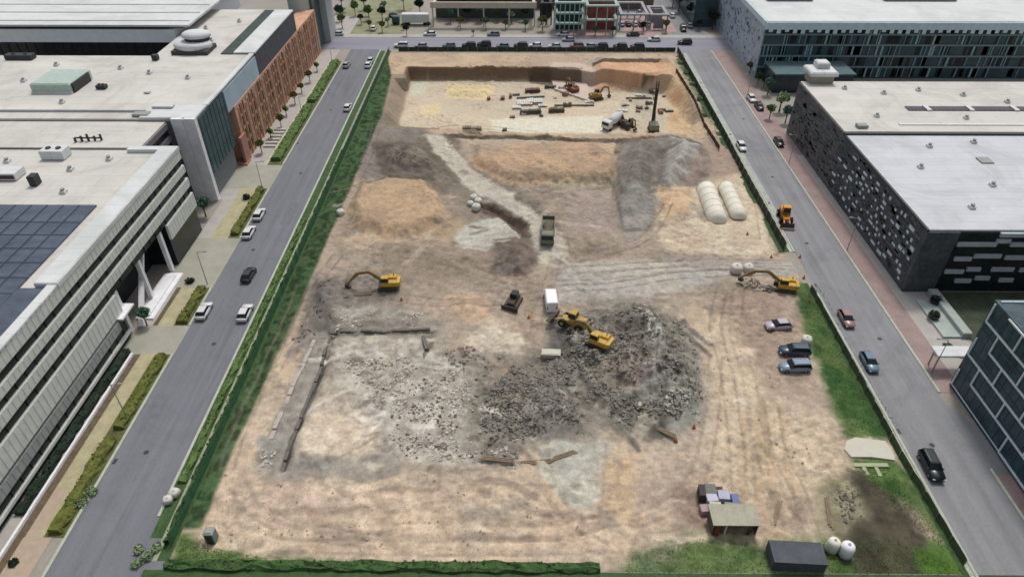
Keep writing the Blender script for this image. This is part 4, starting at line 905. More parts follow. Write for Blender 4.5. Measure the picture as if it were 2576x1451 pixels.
# ================================================================ BEYOND THE CROSSING STREET
def frame_bldg(name, label, x0, x1, y0, y1, floors, fh, bays, m_fr, m_in, grp=None, cat='building', slabm=None, ts=.45):
    t = thing(name, label, cat, ((x0+x1)/2, y0, 0), 0, grp)
    [part(t, 'column', m_fr, lambda m: m.box(x0+(x1-x0-ts)*i/bays, x0+(x1-x0-ts)*i/bays+ts, yy, yy+ts, 0, floors*fh)) for i in range(bays+1) for yy in (y0, y1-ts)]
    for f in range(1, floors+1): part(t, 'slab', slabm or m_fr, lambda m: (m.box(x0-.2,x1+.2,y0-.2,y0+1.2,f*fh,f*fh+.5), m.box(x0,x1,y1-1.6,y1,f*fh,f*fh+.5), m.box(x0,x0+1,y0+1.2,y1-1.6,f*fh,f*fh+.5), m.box(x1-1,x1,y0+1.2,y1-1.6,f*fh,f*fh+.5)))
    if m_in: part(t, 'rear_wall', m_in, lambda m: m.box(x0+.3,x1-.3,y1-2,y1-1.7,0,floors*fh-.1))
    return t
M_beige = mat('beige_frame', (186,176,160), amp=.1, k=1.05); M_mint = mat('mint_frame', (150,168,160), amp=.15, k=1.0); M_greyf = mat('grey_frame', (146,148,150), amp=.12, k=1.0)
t = frame_bldg('arcade', 'beige concrete arcade framing a planted court beyond the crossing street', -30,6.5,250,262,1,6.6,4,M_beige,mat('court_wall', (72,84,78), amp=.3, scale=.4, fine=.3))
part(t, 'red_roof', mat('red_roof', (150,76,64), amp=.3, scale=.5), lambda m: m.box(-28,2,258,290,6.9,7.4))
part(t, 'beam', M_beige, lambda m: (m.box(-30.4,6.9,249.3,250,6.4,8.4)))
t = frame_bldg('kiosk', 'dark gap building between the arcade and the mint scaffold', 8.5,12.5,252,262,1,7,2,mat('dark_frame', (60,56,58)),M_glassd)
t = frame_bldg('scaffold', 'mint scaffold tower hung with green netting beyond the crossing', 13,23,241,249,3,3.4,6,M_mint,mat('green_net', (34,74,64), amp=.4, scale=.5), cat='scaffold', ts=.3)
t = frame_bldg('scaffold', 'mint scaffold bay with dark red infill right of the netted scaffold', 23.5,34.5,241,249,2,4.6,3,M_mint,mat('red_infill', (132,78,70), amp=.5, scale=.4), cat='scaffold', ts=.35)
t = frame_bldg('parking_frame', 'grey open steel frame over the car park, left of two', 36,46,246,262,1,5,2,M_greyf,None, grp=None, cat='steel frame')
t = frame_bldg('parking_frame', 'grey open steel frame over the car park, right of two', 46.8,53,247,258,1,4.6,1,M_greyf,M_mull, cat='steel frame')
part(t, 'panel', mat('panel_grey', (128,126,128)), lambda m: m.box(48,51.5,246.6,246.8,.4,3.6))
t = thing('hall_roof', 'low rows of tan and red roofs at the very top centre of the picture', 'building', (20,285,0))
part(t, 'wall', mat('tan_hall', (120,106,92)), lambda m: m.box(6,52,272,300,0,5)); part(t, 'roof', mat('mixed_roof', (146,118,100), amp=.4, scale=.12, fine=.2, fscale=.6), lambda m: m.box(5.5,52.5,271.5,300,5,5.5))
# trees in the courts
spots = [(-24,254,2,'teal',.7),(-18,257,2,'dark',.7),(-13,255,0,'teal',1.0),(-7,256,2,'deep',.6),(-2,254,1,'pale',.9),(2.5,256,0,'dark',.9),(-20,247,0,'olive',.7),(-11,246.5,0,'teal',.7),(-4,246.5,1,'mid',.7),(3,245.5,0,'teal',.7),(9,245,0,'olive',.9),
         (-36,263,2,'dark',.8),(-40,246,1,'olive',.5),(-31,245.5,0,'deep',.5),(-52,246,0,'olive',.6),(-56,252,0,'dark',.6),(-60,262,2,'mid',.7),(-55,262,0,'olive',.7),(-66,268,2,'deep',.9),(-50,268,0,'pale',.7),(-73,262,2,'deep',.9),(-44,256,1,'olive',.6),
         (61,268,2,'deep',.9),(66,262,2,'olive',.8),(63,256,2,'dark',.9),(60,275,2,'mid',.9),(69,247,2,'dark',.8),(64,246,0,'dark',.7),(-82,205,2,'deep',.9),(-75,206.5,2,'mid',.7),(-70,209,0,'olive',.8),(-74,215,2,'deep',.8)]
names = ['dark tree in the court at the far left pillar','dark tree second from the left pillar in the court','blue-green tree in the middle of the court','deep tree right of the middle in the court','pale tree in the court near the pale patch','dark tree by the right pillar of the court','olive tree on the pavement before the left pillar','blue-green street tree before the middle of the arcade','green street tree before the arcade, third from left','blue-green street tree before the right pillar','yellow-green tree before the dark gap','dark tree behind the white trailer','small olive tree left of the white trailer','small dark tree below the white trailer','olive tree on the pale lawn nearest the crossing','dark tree at the left edge of the pale lawn','green tree far left of the upper street','olive tree in the middle of the pale lawn','deep tree behind the stair tower roof','pale tree on the pale lawn beside the upper street','deep tree left of the stair tower at the top','small olive tree by the upper street kerb','deep tree at the top right beside the upper right street','olive tree at the top right before the dark building','dark tree at the corner of the far dark building','green tree highest at the top right','black-green tree beside the glass building edge','dark low tree at the glass building corner','deep tree behind the pale roof, leftmost','green tree behind the pale roof, next to the leftmost','olive tree behind the pale roof by the screen wall','deep tree behind the pale roof near the stair tower']
for (x, y, kd, lm, sc), nm in zip(spots, names): tree(x, y, kd, lm, nm, None, sc)
for i, (x, y, kd, lm, sc) in enumerate(((-47,243,0,'olive',.7),(-54,257,2,'mid',.6),(-49,256,0,'dark',.8),(-58,270,2,'dark',.7),(-62,248,0,'olive',.8),(-43,270,2,'teal',.8),(-64,256,2,'deep',.7),(-46,250,1,'pale',.7),(44,243,0,'dark',.7),(52,243.5,0,'olive',.7),(-38,239.5,0,'dark',.6),(27,239.3,0,'teal',.6),(-15,239.5,1,'pale',.5),(33,239.4,0,'deep',.6))):
    tree(x, y, kd, lm, ('small olive tree where the pale lawn meets the crossing','green tree in the pale lawn, upper left part','dark tree in the centre of the pale lawn','dark tree high on the pale lawn','olive tree beside the stair tower pavement','blue-green tree at the top of the pale lawn','deep tree left of the upper street near the tower','whitish tree at the right of the pale lawn','dark tree before the left grey frame','olive tree before the right grey frame','dark tree on the pavement left of the white trailer','blue-green tree before the red infill bay','whitish tree on the pavement before the arcade','deep tree right of the red infill bay')[i], None, sc)
for i in range(14):
    x = -36+i*6.2
    shrub(x+random.uniform(-.8,.8), 224.2, .7, random.choice(('deep','dark','pale')), 'roadside shrub behind the far fence, %s' % ('number %d' % 0 if False else ('at the left corner','second from the left corner','third from the left corner','fourth from the left corner','fifth from the left corner','sixth from the left corner','just left of the middle','just right of the middle','sixth from the right corner','fifth from the right corner','fourth from the right corner','third from the right corner','second from the right corner','at the right corner')[i]), 'shrubs behind the far fence')
for i, (a, b) in enumerate(((1712,160),(1738,185),(1742,215),(1760,250),(1775,285))):
    x, y = G(a, b); shrub(min(x,51.4), y, .9, 'pale', 'pale weedy shrub between the two right fences, %s' % ('at the far corner','second from the far corner','in the middle','fourth from the far corner','nearest the camera')[i], 'weedy shrubs between the right fences', z=hz(min(x,51.4), y))

# ================================================================ VEHICLES
M_tyre = mat('tyre', (32,32,32), rough=.9); M_rim = mat('rim', (150,150,150), rough=.35, metal=.7, amp=.03); M_cglass = mat('car_glass', (26,32,38), rough=.12, amp=.1)
M_lamp = mat('headlight', (225,228,225), rough=.2, amp=.02); M_tail = mat('tail_light', (150,20,20), rough=.3, amp=.02)
def paintm(name, rgb): return mat('paint_'+name, rgb, rough=.3, amp=.04, spec=.6)
def car_proto():
    t = thing('car', 'x', 'car'); L = 2.25; mb = MB(); rg = []
    for y, hw, zb, zt in ((-L,.72,.42,.78),(-L+.12,.84,.3,.92),(-1.5,.9,.26,.98),(0,.92,.25,.98),(1.1,.9,.26,.93),(1.9,.86,.3,.84),(L,.7,.4,.66)):
        rg.append([(-hw*.94,y,zb),(-hw,y,zb+.15),(-hw,y,zt-.16),(-hw*.88,y,zt),(hw*.88,y,zt),(hw,y,zt-.16),(hw,y,zb+.15),(hw*.94,y,zb)])
    mb.rings(rg); body = mb.build('body', paintm('car', (60,62,66)), t, True); 
    cb_ = MB().rings([[(-.82,-1.95,.93),(.82,-1.95,.93),(.82,1.05,.93),(-.82,1.05,.93)],[(-.62,-1.35,1.44),(.62,-1.35,1.44),(.62,.2,1.44),(-.62,.2,1.44)]]); cb_.build('cabin_glass', M_cglass, t)
    MB().rings([[(-.64,-1.4,1.43),(.64,-1.4,1.43),(.64,.28,1.43),(-.64,.28,1.43)],[(-.56,-1.28,1.5),(.56,-1.28,1.5),(.56,.12,1.5),(-.56,.12,1.5)]]).build('roof', paintm('car', (60,62,66)), t)
    for x in (-.9, .72):
        for y in (-1.4, 1.4):
            wh = MB().cyl((x,y,.33), .33, .2, 'x', 14).build('wheel', M_tyre, t); MB().cyl((x-.01 if x < 0 else x+.19,y,.33), .19, .03, 'x', 10).build('rim', M_rim, wh)
    for s_ in (-1, 1):
        MB().box(s_*.62-.14,s_*.62+.14,L-.1,L+.02,.52,.64).build('headlight', M_lamp, t); MB().box(s_*.66-.12,s_*.66+.12,-L-.02,-L+.1,.62,.76).build('tail_light', M_tail, t)
        MB().box(s_*.95-.08,s_*.95+.08,.75,.9,.92,1.05).build('mirror', M_dsteel, t)
    return t
def suv_proto():
    t = thing('car', 'x', 'car'); L = 2.4; mb = MB(); rg = []
    for y, hw, zb, zt in ((-L,.8,.45,1.0),(-L+.12,.92,.36,1.12),(-1.5,.96,.32,1.15),(0,.97,.32,1.15),(1.2,.95,.33,1.1),(2.1,.9,.38,1.0),(L,.76,.46,.8)):
        rg.append([(-hw*.94,y,zb),(-hw,y,zb+.15),(-hw,y,zt-.16),(-hw*.9,y,zt),(hw*.9,y,zt),(hw,y,zt-.16),(hw,y,zb+.15),(hw*.94,y,zb)])
    mb.rings(rg).build('body', paintm('car', (60,62,66)), t, True)
    MB().rings([[(-.88,-2.3,1.1),(.88,-2.3,1.1),(.88,1.15,1.1),(-.88,1.15,1.1)],[(-.7,-2.0,1.72),(.7,-2.0,1.72),(.7,.45,1.72),(-.7,.45,1.72)]]).build('cabin_glass', M_cglass, t)
    MB().rings([[(-.73,-2.08,1.71),(.73,-2.08,1.71),(.73,.5,1.71),(-.73,.5,1.71)],[(-.64,-1.9,1.8),(.64,-1.9,1.8),(.64,.3,1.8),(-.64,.3,1.8)]]).build('roof', paintm('car', (60,62,66)), t)
    for x in (-.96, .74):
        for y in (-1.5, 1.5):
            wh = MB().cyl((x,y,.38), .38, .22, 'x', 14).build('wheel', M_tyre, t); MB().cyl((x-.01 if x < 0 else x+.21,y,.38), .22, .03, 'x', 10).build('rim', M_rim, wh)
    for s_ in (-1, 1):
        MB().box(s_*.68-.15,s_*.68+.15,L-.1,L+.02,.66,.82).build('headlight', M_lamp, t); MB().box(s_*.74-.1,s_*.74+.1,-L-.02,-L+.1,.8,1.0).build('tail_light', M_tail, t)
        MB().box(s_*1.0-.08,s_*1.0+.08,.8,.95,1.08,1.22).build('mirror', M_dsteel, t); MB().bar((s_*.6,-1.7,1.86),(s_*.6,.2,1.86),.05).build('roof_rail', M_rim, t)
    return t
CPs = {'car': car_proto(), 'suv': suv_proto()}; cu = set()
def car(kind, x, y, deg, colour, rgb, label, group=None, z=0.01):
    pm = paintm(colour, rgb); rc = {'body': pm, 'roof': pm}
    if kind not in cu:
        cu.add(kind); t = CPs[kind]; t.location = (x,y,z); t.rotation_euler = (0,0,R(deg)); t['label'] = label
        for ch in t.children:
            if ch.name.split('.')[0] in rc: ch.data.materials[0] = pm
        if group: t['group'] = group
        return t
    o = dup(CPs[kind], (x,y,z), R(deg), label, group, None, rc)
    if not group and 'group' in o: del o['group']
    return o
def at(u, v, dx=0): x, y = G(u, v); return x+dx, y
car('car', -49.0, 100.2, -2, 'black', (44,44,52), 'black car driving alone down the left street')
car('suv', 55.6, 58.0, 177, 'nearblack', (24,32,34), 'large black car nearest the camera by the right street kerb')
car('car', 55.5, 78.0, 178, 'slateblue', (96,122,136), 'blue-grey car parked at the right kerb behind the large black car')
car('car', 55.9, 88.5, 178, 'dullred', (148,116,116), 'dull red car at the right kerb, farthest of the kerbside cars')
car('car', 65.6, 183.5, 180, 'white', (215,215,215), 'white car parked at the far right pavement')
car('car', 66.2, 178.0, 180, 'black', (44,44,52), 'black car directly behind the white car at the far right pavement')
car('car', 64.9, 156.0, 178, 'darkbrown', (48,44,46), 'dark car on the pavement before the panelled building')
x, y = at(1868, 357); car('car', 55.0, 153.5, 180, 'white', (215,215,215), 'white car by the left kerb of the right street, beside the fence')
x, y, z = GS(2000, 898); car('suv', x, y+.8, 88, 'navy', (40,62,86), 'dark blue car parked sideways in the site yard', None, z+.02)
x, y, z = GS(1995, 925); car('suv', x, y-.4, 92, 'steelblue', (120,140,158), 'pale blue car parked sideways in front of the dark blue one', None, z+.02)
x, y, z = GS(1957, 824); car('car', x, y, 96, 'silverpink', (176,168,178), 'silver car parked sideways in the yard below the yellow excavator', None, z+.02)
for a, b, kd, c, rgb, lb in ((927,168,'car','white',(215,215,215),'white car in the left street nearest the green fence'),(948,156,'car','palesilver',(190,200,198),'pale silver car turning at the left crossing'),
        (872,168,'car','silvergrey',(160,162,166),'grey car by the left kerb close to the crossing'),(882,275,'car','white',(215,215,215),'white car parked by the green fence halfway up the left street')):
    x, y = at(a, b); car(kd, max(min(x,-45.9),-53.5), y, 0, c, rgb, lb)
for a, b, deg, c, rgb, lb in ((1218,117,90,'nearblack',(24,32,34),'black car on the crossing street near its middle'),(1347,119,90,'white',(215,215,215),'white car on the crossing street right of the middle'),
        (1130,119,90,'greyblue',(120,130,140),'grey-blue car on the crossing street left of the middle'),(1722,112,90,'nearblack',(24,32,34),'dark car turning at the right crossing'),
        (1430,104,90,'silvergrey',(160,162,166),'grey car in the far lane of the crossing street'),(1645,104,90,'palesilver',(190,200,198),'silver car in the far lane near the right crossing')):
    x, y = at(a, b); car('suv' if 'black' in lb or 'dark' in lb else 'car', x, max(min(y,235.5),227), deg, c, rgb, lb)
x, y = at(1748, 62); car('suv', 58.5, 246, 178, 'nearblack', (24,32,34), 'dark car on the upper right street beyond the crossing')
for i, a in enumerate((1010,1060,1180,1265,1310,1395,1450,1482)):
    car('car' if i % 2 else 'suv', G(a,119)[0], 227.3, 90, ('white','silvergrey','nearblack','greyblue','black','palesilver','dullred','silvergrey')[i], ((215,215,215),(160,162,166),(24,32,34),(120,130,140),(44,44,52),(190,200,198),(148,116,116),(160,162,166))[i], ('white car first from the left in the row behind the far fence','grey car second from the left in the row behind the far fence','near-black car just left of the middle behind the far fence','grey-blue car at the middle of the row behind the far fence','black car just right of the middle behind the far fence','silver car sixth in the row behind the far fence','dull red car seventh in the row behind the far fence','grey car last in the row before the three dark cars')[i], 'cars parked along the far fence')
for i, (x, y, dg) in enumerate(((-50.5,246,0),(-46.5,262,0),(-52,275,0),(-62,239.6,90),(-30,239.6,90),(-8,239.6,90),(16,239.6,90),(40,239.6,90),(57.5,262,0),(61.5,250,0))):
    car('car', x, y, dg, ('white','black','silvergrey','palesilver','white','greyblue','white','black','white','silvergrey')[i], ((215,215,215),(44,44,52),(160,162,166),(190,200,198),(215,215,215),(120,130,140),(215,215,215),(44,44,52),(215,215,215),(160,162,166))[i], ('white car on the upper left street nearest the crossing','black car on the upper left street, second','grey car on the upper left street at the top edge','silver car parked before the stair tower','white car parked before the left pillar of the arcade','grey-blue car parked before the middle of the arcade','white car parked before the mint scaffold','black car parked before the grey frames','white car highest on the upper right street','silver car on the upper right street at the crossing')[i])
PG = 'dark cars parked behind the far fence'
for i, a in enumerate((1512,1560,1603)): car('suv', G(a,124)[0], 226.6, 90, 'darkteal', (34,46,52), 'dark car parked behind the far fence, %s of three' % ('left','middle','right')[i], PG)
for i in range(7):
    car('car', 37.5+i*2.3 if i < 5 else 38+(i-5)*8, 251.5 if i < 5 else 266, 3, ('silvergrey','black','palesilver','dullred','white','black','silvergrey')[i], ((160,162,166),(44,44,52),(190,200,198),(148,116,116),(215,215,215),(44,44,52),(160,162,166))[i], 'car in the far car park, %s' % ('leftmost under the frame','second from left under the frame','third from left under the frame','dull red and fourth from left','white and rightmost','black in the back row','grey in the back row')[i])
# white box trailer beyond the crossing
t = thing('box_trailer', 'long white box trailer parked beyond the crossing at the upper left', 'trailer', (-36.3,252,0))
MB().bev(-4.8,4.8,-1.3,1.3,1.1,3.9,.08).build('box', M_white, t); MB().box(-4.7,4.7,-.5,.5,.8,1.1).build('chassis', M_dsteel, t)
for x in (-3.6,-2.6,3.2): MB().cyl((x,-1.2,.5), .5, 2.4, 'y', 14).build('wheel', M_tyre, t)
t = thing('truck_cab', 'dark blue truck cab in front of the white box trailer', 'truck', (-43.4,252.5,0))
MB().bev(-1.3,1.3,-1.2,1.2,.6,2.9,.2).build('cab', paintm('navy', (40,62,86)), t); MB().box(-1.34,-1.1,-1,1,1.7,2.6).build('windscreen', M_cglass, t)
for y in (-1.2,.9): MB().cyl((-.4,y,.5), .5, .3, 'y', 12).build('wheel', M_tyre, t)

# ---- machines
M_yel = mat('yellow_paint', (192,154,62), rough=.5, amp=.2, scale=1.5, fine=.08); M_org = mat('orange_paint', (214,140,40), rough=.45, amp=.12, scale=1.5)
M_iron = mat('worn_iron', (70,64,56), rough=.6, amp=.25, scale=2); M_cabw = mat('cab_glass', (40,46,50), rough=.15, amp=.2)
M_dy = mat('dirty_yellow', (140,114,62), rough=.7, amp=.35, scale=1.5, fine=.2)
def excavator(label, x, y, z, deg, house=0, reach=1.0, m=M_yel, bucket=(7.4,.5)):
    t = thing('excavator', label, 'excavator', (x,y,z), R(deg))
    for s_ in (-1, 1):
        MB().side([(-2.0,.35),(-1.7,.05),(1.7,.05),(2.0,.35),(2.0,.7),(1.7,.95),(-1.7,.95),(-2.0,.7)], s_*1.25-.3, s_*1.25+.3).build('track', M_iron, t)
    MB().bev(-.95,.95,-1.1,1.1,.5,1.05,.1).build('undercarriage', M_iron, t)
    mb = MB(); mb.bev(-1.4,1.4,-1.9,1.4,1.1,2.1,.12); mb.rings([[(-1.4+.15*k,-1.9,1.1),(1.4-.15*k,-1.9,1.1),(1.1-.1*k,-2.5,1.15),(-1.1+.1*k,-2.5,1.15)] if k == 0 else [(-1.4,-1.9,2.1),(1.4,-1.9,2.1),(1.1,-2.5,2.0),(-1.1,-2.5,2.0)] for k in (0,1)])
    bd = mb.build('body', m, t); MB().bev(-.1,1.25,-1.8,-.2,2.1,2.5,.12).build('engine_hood', m, bd)
    MB().cyl((.6,-1.2,2.5), .08, .5, n=8).build('exhaust', M_dsteel, bd)
    cb_ = MB().rings([[(-1.35,-.3,2.1),(-.45,-.3,2.1),(-.45,1.35,2.1),(-1.35,1.35,2.1)],[(-1.32,-.25,3.05),(-.48,-.25,3.05),(-.48,1.1,3.05),(-1.32,1.1,3.05)]]).build('cab', M_cabw, t)
    MB().bev(-1.36,-.44,-.3,1.15,3.05,3.17,.04).build('cab_roof', m, cb_)
    r_ = reach; bx_, bz = bucket
    MB().side([(1.0,1.6),(1.0,2.1),(2.6*r_,3.9),(3.4*r_,4.25),(5.2*r_,3.7),(5.2*r_,3.4),(3.3*r_,3.6),(2.6*r_,3.2)], -.22, .22).build('boom', M_dy, t)
    MB().side([(4.9*r_,3.9),(5.4*r_,3.8),(bx_*r_+.1,bz+.6),(bx_*r_-.2,bz+.5),(5.0*r_,3.2)], -.17, .17).build('stick', M_dy, t)
    MB().side([(bx_*r_-.1,bz+.75),(bx_*r_+.4,bz+.5),(bx_*r_+.35,bz),(bx_*r_-.3,bz-.25),(bx_*r_-.85,bz+.05),(bx_*r_-.4,bz+.25)], -.55, .55).build('bucket', M_iron, t)
    for s_ in (-1, 1): MB().bar((s_*.35,1.2,1.5), (s_*.3,2.6*r_,3.2), .14).build('ram', M_rim, t)
    MB().bar((0,2.9*r_,4.2), (0,4.9*r_,3.95), .13).build('ram', M_rim, t)
    t.scale = (.88,.88,.88); return t
x, y, z = GS(978, 722); excavator('yellow excavator digging to the left of the site', x, y, z, 92, reach=1.15, bucket=(7.3,.4))
x, y, z = GS(1972, 728); excavator('large yellow excavator beside the grass at the right gate', x, y, z, 78, reach=1.25, bucket=(7.2,1.2))
x, y, z = GS(1505, 868); excavator('yellow excavator on top of the dark rubble heap', x, y, z, 58, reach=.9, bucket=(6.6,.5))
def loader(label, x, y, z, deg, m):
    t = thing('wheel_loader', label, 'loader', (x,y,z), R(deg))
    MB().bev(-.85,.85,-2.6,-.2,.9,2.0,.15).build('engine_body', m, t); MB().bev(-.7,.7,-.2,1.7,.7,1.3,.1).build('front_frame', m, t)
    c = MB().rings([[(-.75,-.9,2.0),(.75,-.9,2.0),(.75,.5,2.0),(-.75,.5,2.0)],[(-.68,-.8,3.0),(.68,-.8,3.0),(.68,.3,3.0),(-.68,.3,3.0)]]).build('cab', M_cabw, t); MB().bev(-.78,.78,-.9,.4,3.0,3.14,.05).build('cab_roof', m, c)
    for xx in (-1.25,.75):
        for yy in (-1.7,1.3):
            wh = MB().cyl((xx,yy,.7), .7, .5, 'x', 16).build('wheel', M_tyre, t); MB().cyl((xx-.01 if xx < 0 else xx+.49,yy,.7), .32, .03, 'x', 10).build('rim', m, wh)
    for s_ in (-1,1): MB().bar((s_*.5,1.2,1.2),(s_*.6,3.1,.5),.2).build('lift_arm', m, t)
    MB().side([(3.0,.1),(4.1,.1),(4.15,.18),(3.4,.3),(3.1,1.1),(2.95,1.0)], -1.35, 1.35).build('bucket', M_iron, t)
    return t
loader('orange wheel loader standing at the kerb of the right street', 55.4, 120.6, .02, 172, M_org)
x, y, z = GS(1438, 818); loader('dusty yellow loader just behind the excavator on the rubble', x, y, z, 60, mat('dusty_yellow', (176,150,84), amp=.25, scale=1.5))
x, y, z = GS(1292, 765)
t = thing('bulldozer', 'small dark brown bulldozer in the middle of the site', 'bulldozer', (x,y,z), R(160)); M_dk = mat('dark_brown_paint', (78,64,48), amp=.3, scale=2)
for s_ in (-1,1): MB().side([(-1.7,.35),(-1.4,.05),(1.4,.05),(1.7,.35),(1.5,.85),(-1.4,.9)], s_*.95-.25, s_*.95+.25).build('track', M_iron, t)
MB().bev(-.65,.65,-1.5,1.6,.5,1.4,.1).build('body', M_dk, t); MB().bev(-.6,.6,-1.2,.2,1.4,2.3,.1).build('cab', M_cabw, t); MB().side([(2.0,.05),(2.2,.05),(2.1,.5),(2.25,1.1),(2.1,1.1),(1.95,.5)], -1.5, 1.5).build('blade', M_iron, t)
for s_ in (-1,1): MB().bar((s_*.9,0,.5),(s_*.9,2.0,.5),.15).build('push_arm', M_dk, t)
# dump truck
x, y, z = GS(1378, 592)
t = thing('dump_truck', 'olive grey dump truck with an empty dark body on the haul road', 'dump truck', (x,y,z), R(176)); M_ol = mat('olive_paint', (120,124,108), amp=.2, scale=1.5)
MB().box(-.5,.5,-4.2,4.2,.7,1.05).build('chassis', M_iron, t)
MB().bev(-1.25,1.25,2.4,4.3,.8,2.9,.2).build('cab', M_ol, t); MB().box(-1.1,1.1,4.28,4.36,1.7,2.6).build('windscreen', M_cglass, t)
mb = MB(); mb.box(-1.35,1.35,-4.3,2.0,1.1,1.25); mb.box(-1.35,-1.2,-4.3,2.0,1.25,2.5); mb.box(1.2,1.35,-4.3,2.0,1.25,2.5); mb.box(-1.2,1.2,1.85,2.0,1.25,2.7); mb.box(-1.2,1.2,-4.3,-4.15,1.25,2.0); bed = mb.build('dump_body', M_ol, t)
MB().dome((0,-1.2,1.25), 1.1, 2.4, .7, n=12, m=4, jit=.1).build('load', mat('load_soil', (96,90,80), amp=.3, scale=2), bed)
for yy in (-3.2,-1.9,3.2):
    for xx in (-1.3,.9): wh = MB().cyl((xx,yy,.52), .52, .4, 'x', 14).build('wheel', M_tyre, t); MB().cyl((xx-.01 if xx < 0 else xx+.39,yy,.52), .25, .03, 'x', 10).build('rim', M_rim, wh)
# white van
x, y, z = GS(1385, 765)
t = thing('van', 'bright white van standing in the middle of the site', 'van', (x,y,z), R(3))
MB().rings([[(-.95,yy,.35),(-1.0,yy,.6),(-1.0,yy,zt-.2),(-.85,yy,zt),(.85,yy,zt),(1.0,yy,zt-.2),(1.0,yy,.6),(.95,yy,.35)] for yy, zt in ((-2.6,2.35),(-2.4,2.45),(1.2,2.45),(1.9,1.75),(2.7,1.25),(2.8,1.1))]).build('body', paintm('vanwhite', (235,238,236)), t)
MB().add([(-.86,1.28,2.36),(.86,1.28,2.36),(.88,1.9,1.82),(-.88,1.9,1.82)], [(0,1,2,3)]).build('windscreen', M_cglass, t)
for xx in (-1.02,.82):
    for yy in (-1.7,1.8): wh = MB().cyl((xx,yy,.36), .36, .2, 'x', 14).build('wheel', M_tyre, t); MB().cyl((xx-.01 if xx < 0 else xx+.19,yy,.36), .18, .03, 'x', 10).build('rim', M_rim, wh)
for s_ in (-1,1): MB().box(s_*.7-.14,s_*.7+.14,2.74,2.84,.75,.95).build('headlight', M_lamp, t); MB().box(s_*.8-.1,s_*.8+.1,-2.63,-2.55,1.0,1.5).build('tail_light', M_tail, t)
# drilling rig and mixer in the far pit
x, y, z = GS(1643, 330, -4)
t = thing('drilling_rig', 'tall dark drilling rig mast in the far right of the pit', 'drilling rig', (x,y,z), 0)
for s_ in (-1,1): MB().side([(-1.8,.3),(-1.5,.05),(1.5,.05),(1.8,.3),(1.5,.8),(-1.5,.8)], s_*1.1-.25, s_*1.1+.25).build('track', M_iron, t)
MB().bev(-1.2,1.2,-1.7,1.5,.9,2.3,.12).build('body', M_ol, t)
mb = MB()
for xx in (-.3,.3):
    for yy in (1.7,2.3): mb.bar((xx,yy,.3),(xx,yy,13),.12)
for k in range(12): mb.bar((-.3,1.7,.6+k),(.3,1.7,1.6+k),.08); mb.bar((.3,2.3,.6+k),(-.3,2.3,1.6+k),.08)
mb.build('mast', M_iron, t); MB().cyl((0,2.0,.1), .2, 11, n=10).build('drill_string', M_dsteel, t); MB().bar((0,-1.2,2.2),(0,1.7,9),.14).build('stay', M_iron, t)
x, y, z = GS(1543, 318, -4)
t = thing('mixer_truck', 'white concrete mixer truck at the front edge of the pit', 'mixer truck', (x,y,z), R(140))
MB().box(-.5,.5,-3.8,3.8,.6,.95).build('chassis', M_dsteel, t); MB().bev(-1.2,1.2,2.4,4.2,.8,2.8,.2).build('cab', M_white, t); MB().box(-1.05,1.05,4.18,4.26,1.7,2.5).build('windscreen', M_cglass, t)
MB().rings([[(r_*math.cos(k*math.pi/8), yy, 2.1+dz+r_*math.sin(k*math.pi/8)) for k in range(16)] for yy, r_, dz in ((2.0,.5,-.2),(1.6,1.0,-.1),(.2,1.3,0),(-1.6,1.15,.25),(-3.2,.55,.6),(-3.5,.5,.65))]).build('drum', M_white, t, True)
MB().bar((0,-3.6,2.3),(0,-4.4,1.2),.4).build('chute', M_dsteel, t)
for yy in (-2.6,-1.4,3.1):
    for xx in (-1.2,.8): MB().cyl((xx,yy,.5), .5, .4, 'x', 14).build('wheel', M_tyre, t)
x, y, z = GS(1578, 322, -4)
excavator('small dark excavator beside the white mixer truck', x, y, z, -140, reach=.6, m=mat('dark_grey_paint', (84,76,70), amp=.2), bucket=(6,.4)).scale = (.8,.8,.8)

# ================================================================ SITE OBJECTS
def hoop(label, cx, cy, r, L, deg):
    z = hz(cx, cy); t = thing('hoop_shelter', label, 'shelter', (cx,cy,z), R(deg), 'pair of white hoop shelters')
    n = 14; arc = [(r*math.cos(math.pi*k/n), r*1.05*math.sin(math.pi*k/n)) for k in range(n+1)]
    mb = MB(); rg = [[(a, yy, b) for a, b in arc] for yy in np.linspace(-L/2+1.2, L/2, 8)]
    rg.insert(0, [(a*.55, -L/2, b*.55) for a, b in arc]); rg.insert(1, [(a*.85, -L/2+.4, b*.85) for a, b in arc])
    mb.rings(rg); mb.build('cover', mat('white_cover', (224,220,204), amp=.06, scale=.6), t, True)
    for yy in np.linspace(-L/2+1.4, L/2, 6):
        q = MB(); 
        for k in range(n): q.bar((arc[k][0]*1.012,yy,arc[k][1]*1.012+.01),(arc[k+1][0]*1.012,yy,arc[k+1][1]*1.012+.01),.06)
        q.build('rib', mat('cream_rib', (224,220,204)), t)
    return t
hoop('white hoop shelter, left of the pair by the right fence', 41.7, 126.2, 2.1, 14, -2)
hoop('white hoop shelter, right of the pair nearest the right fence', 46.3, 127.0, 1.75, 13, -1)
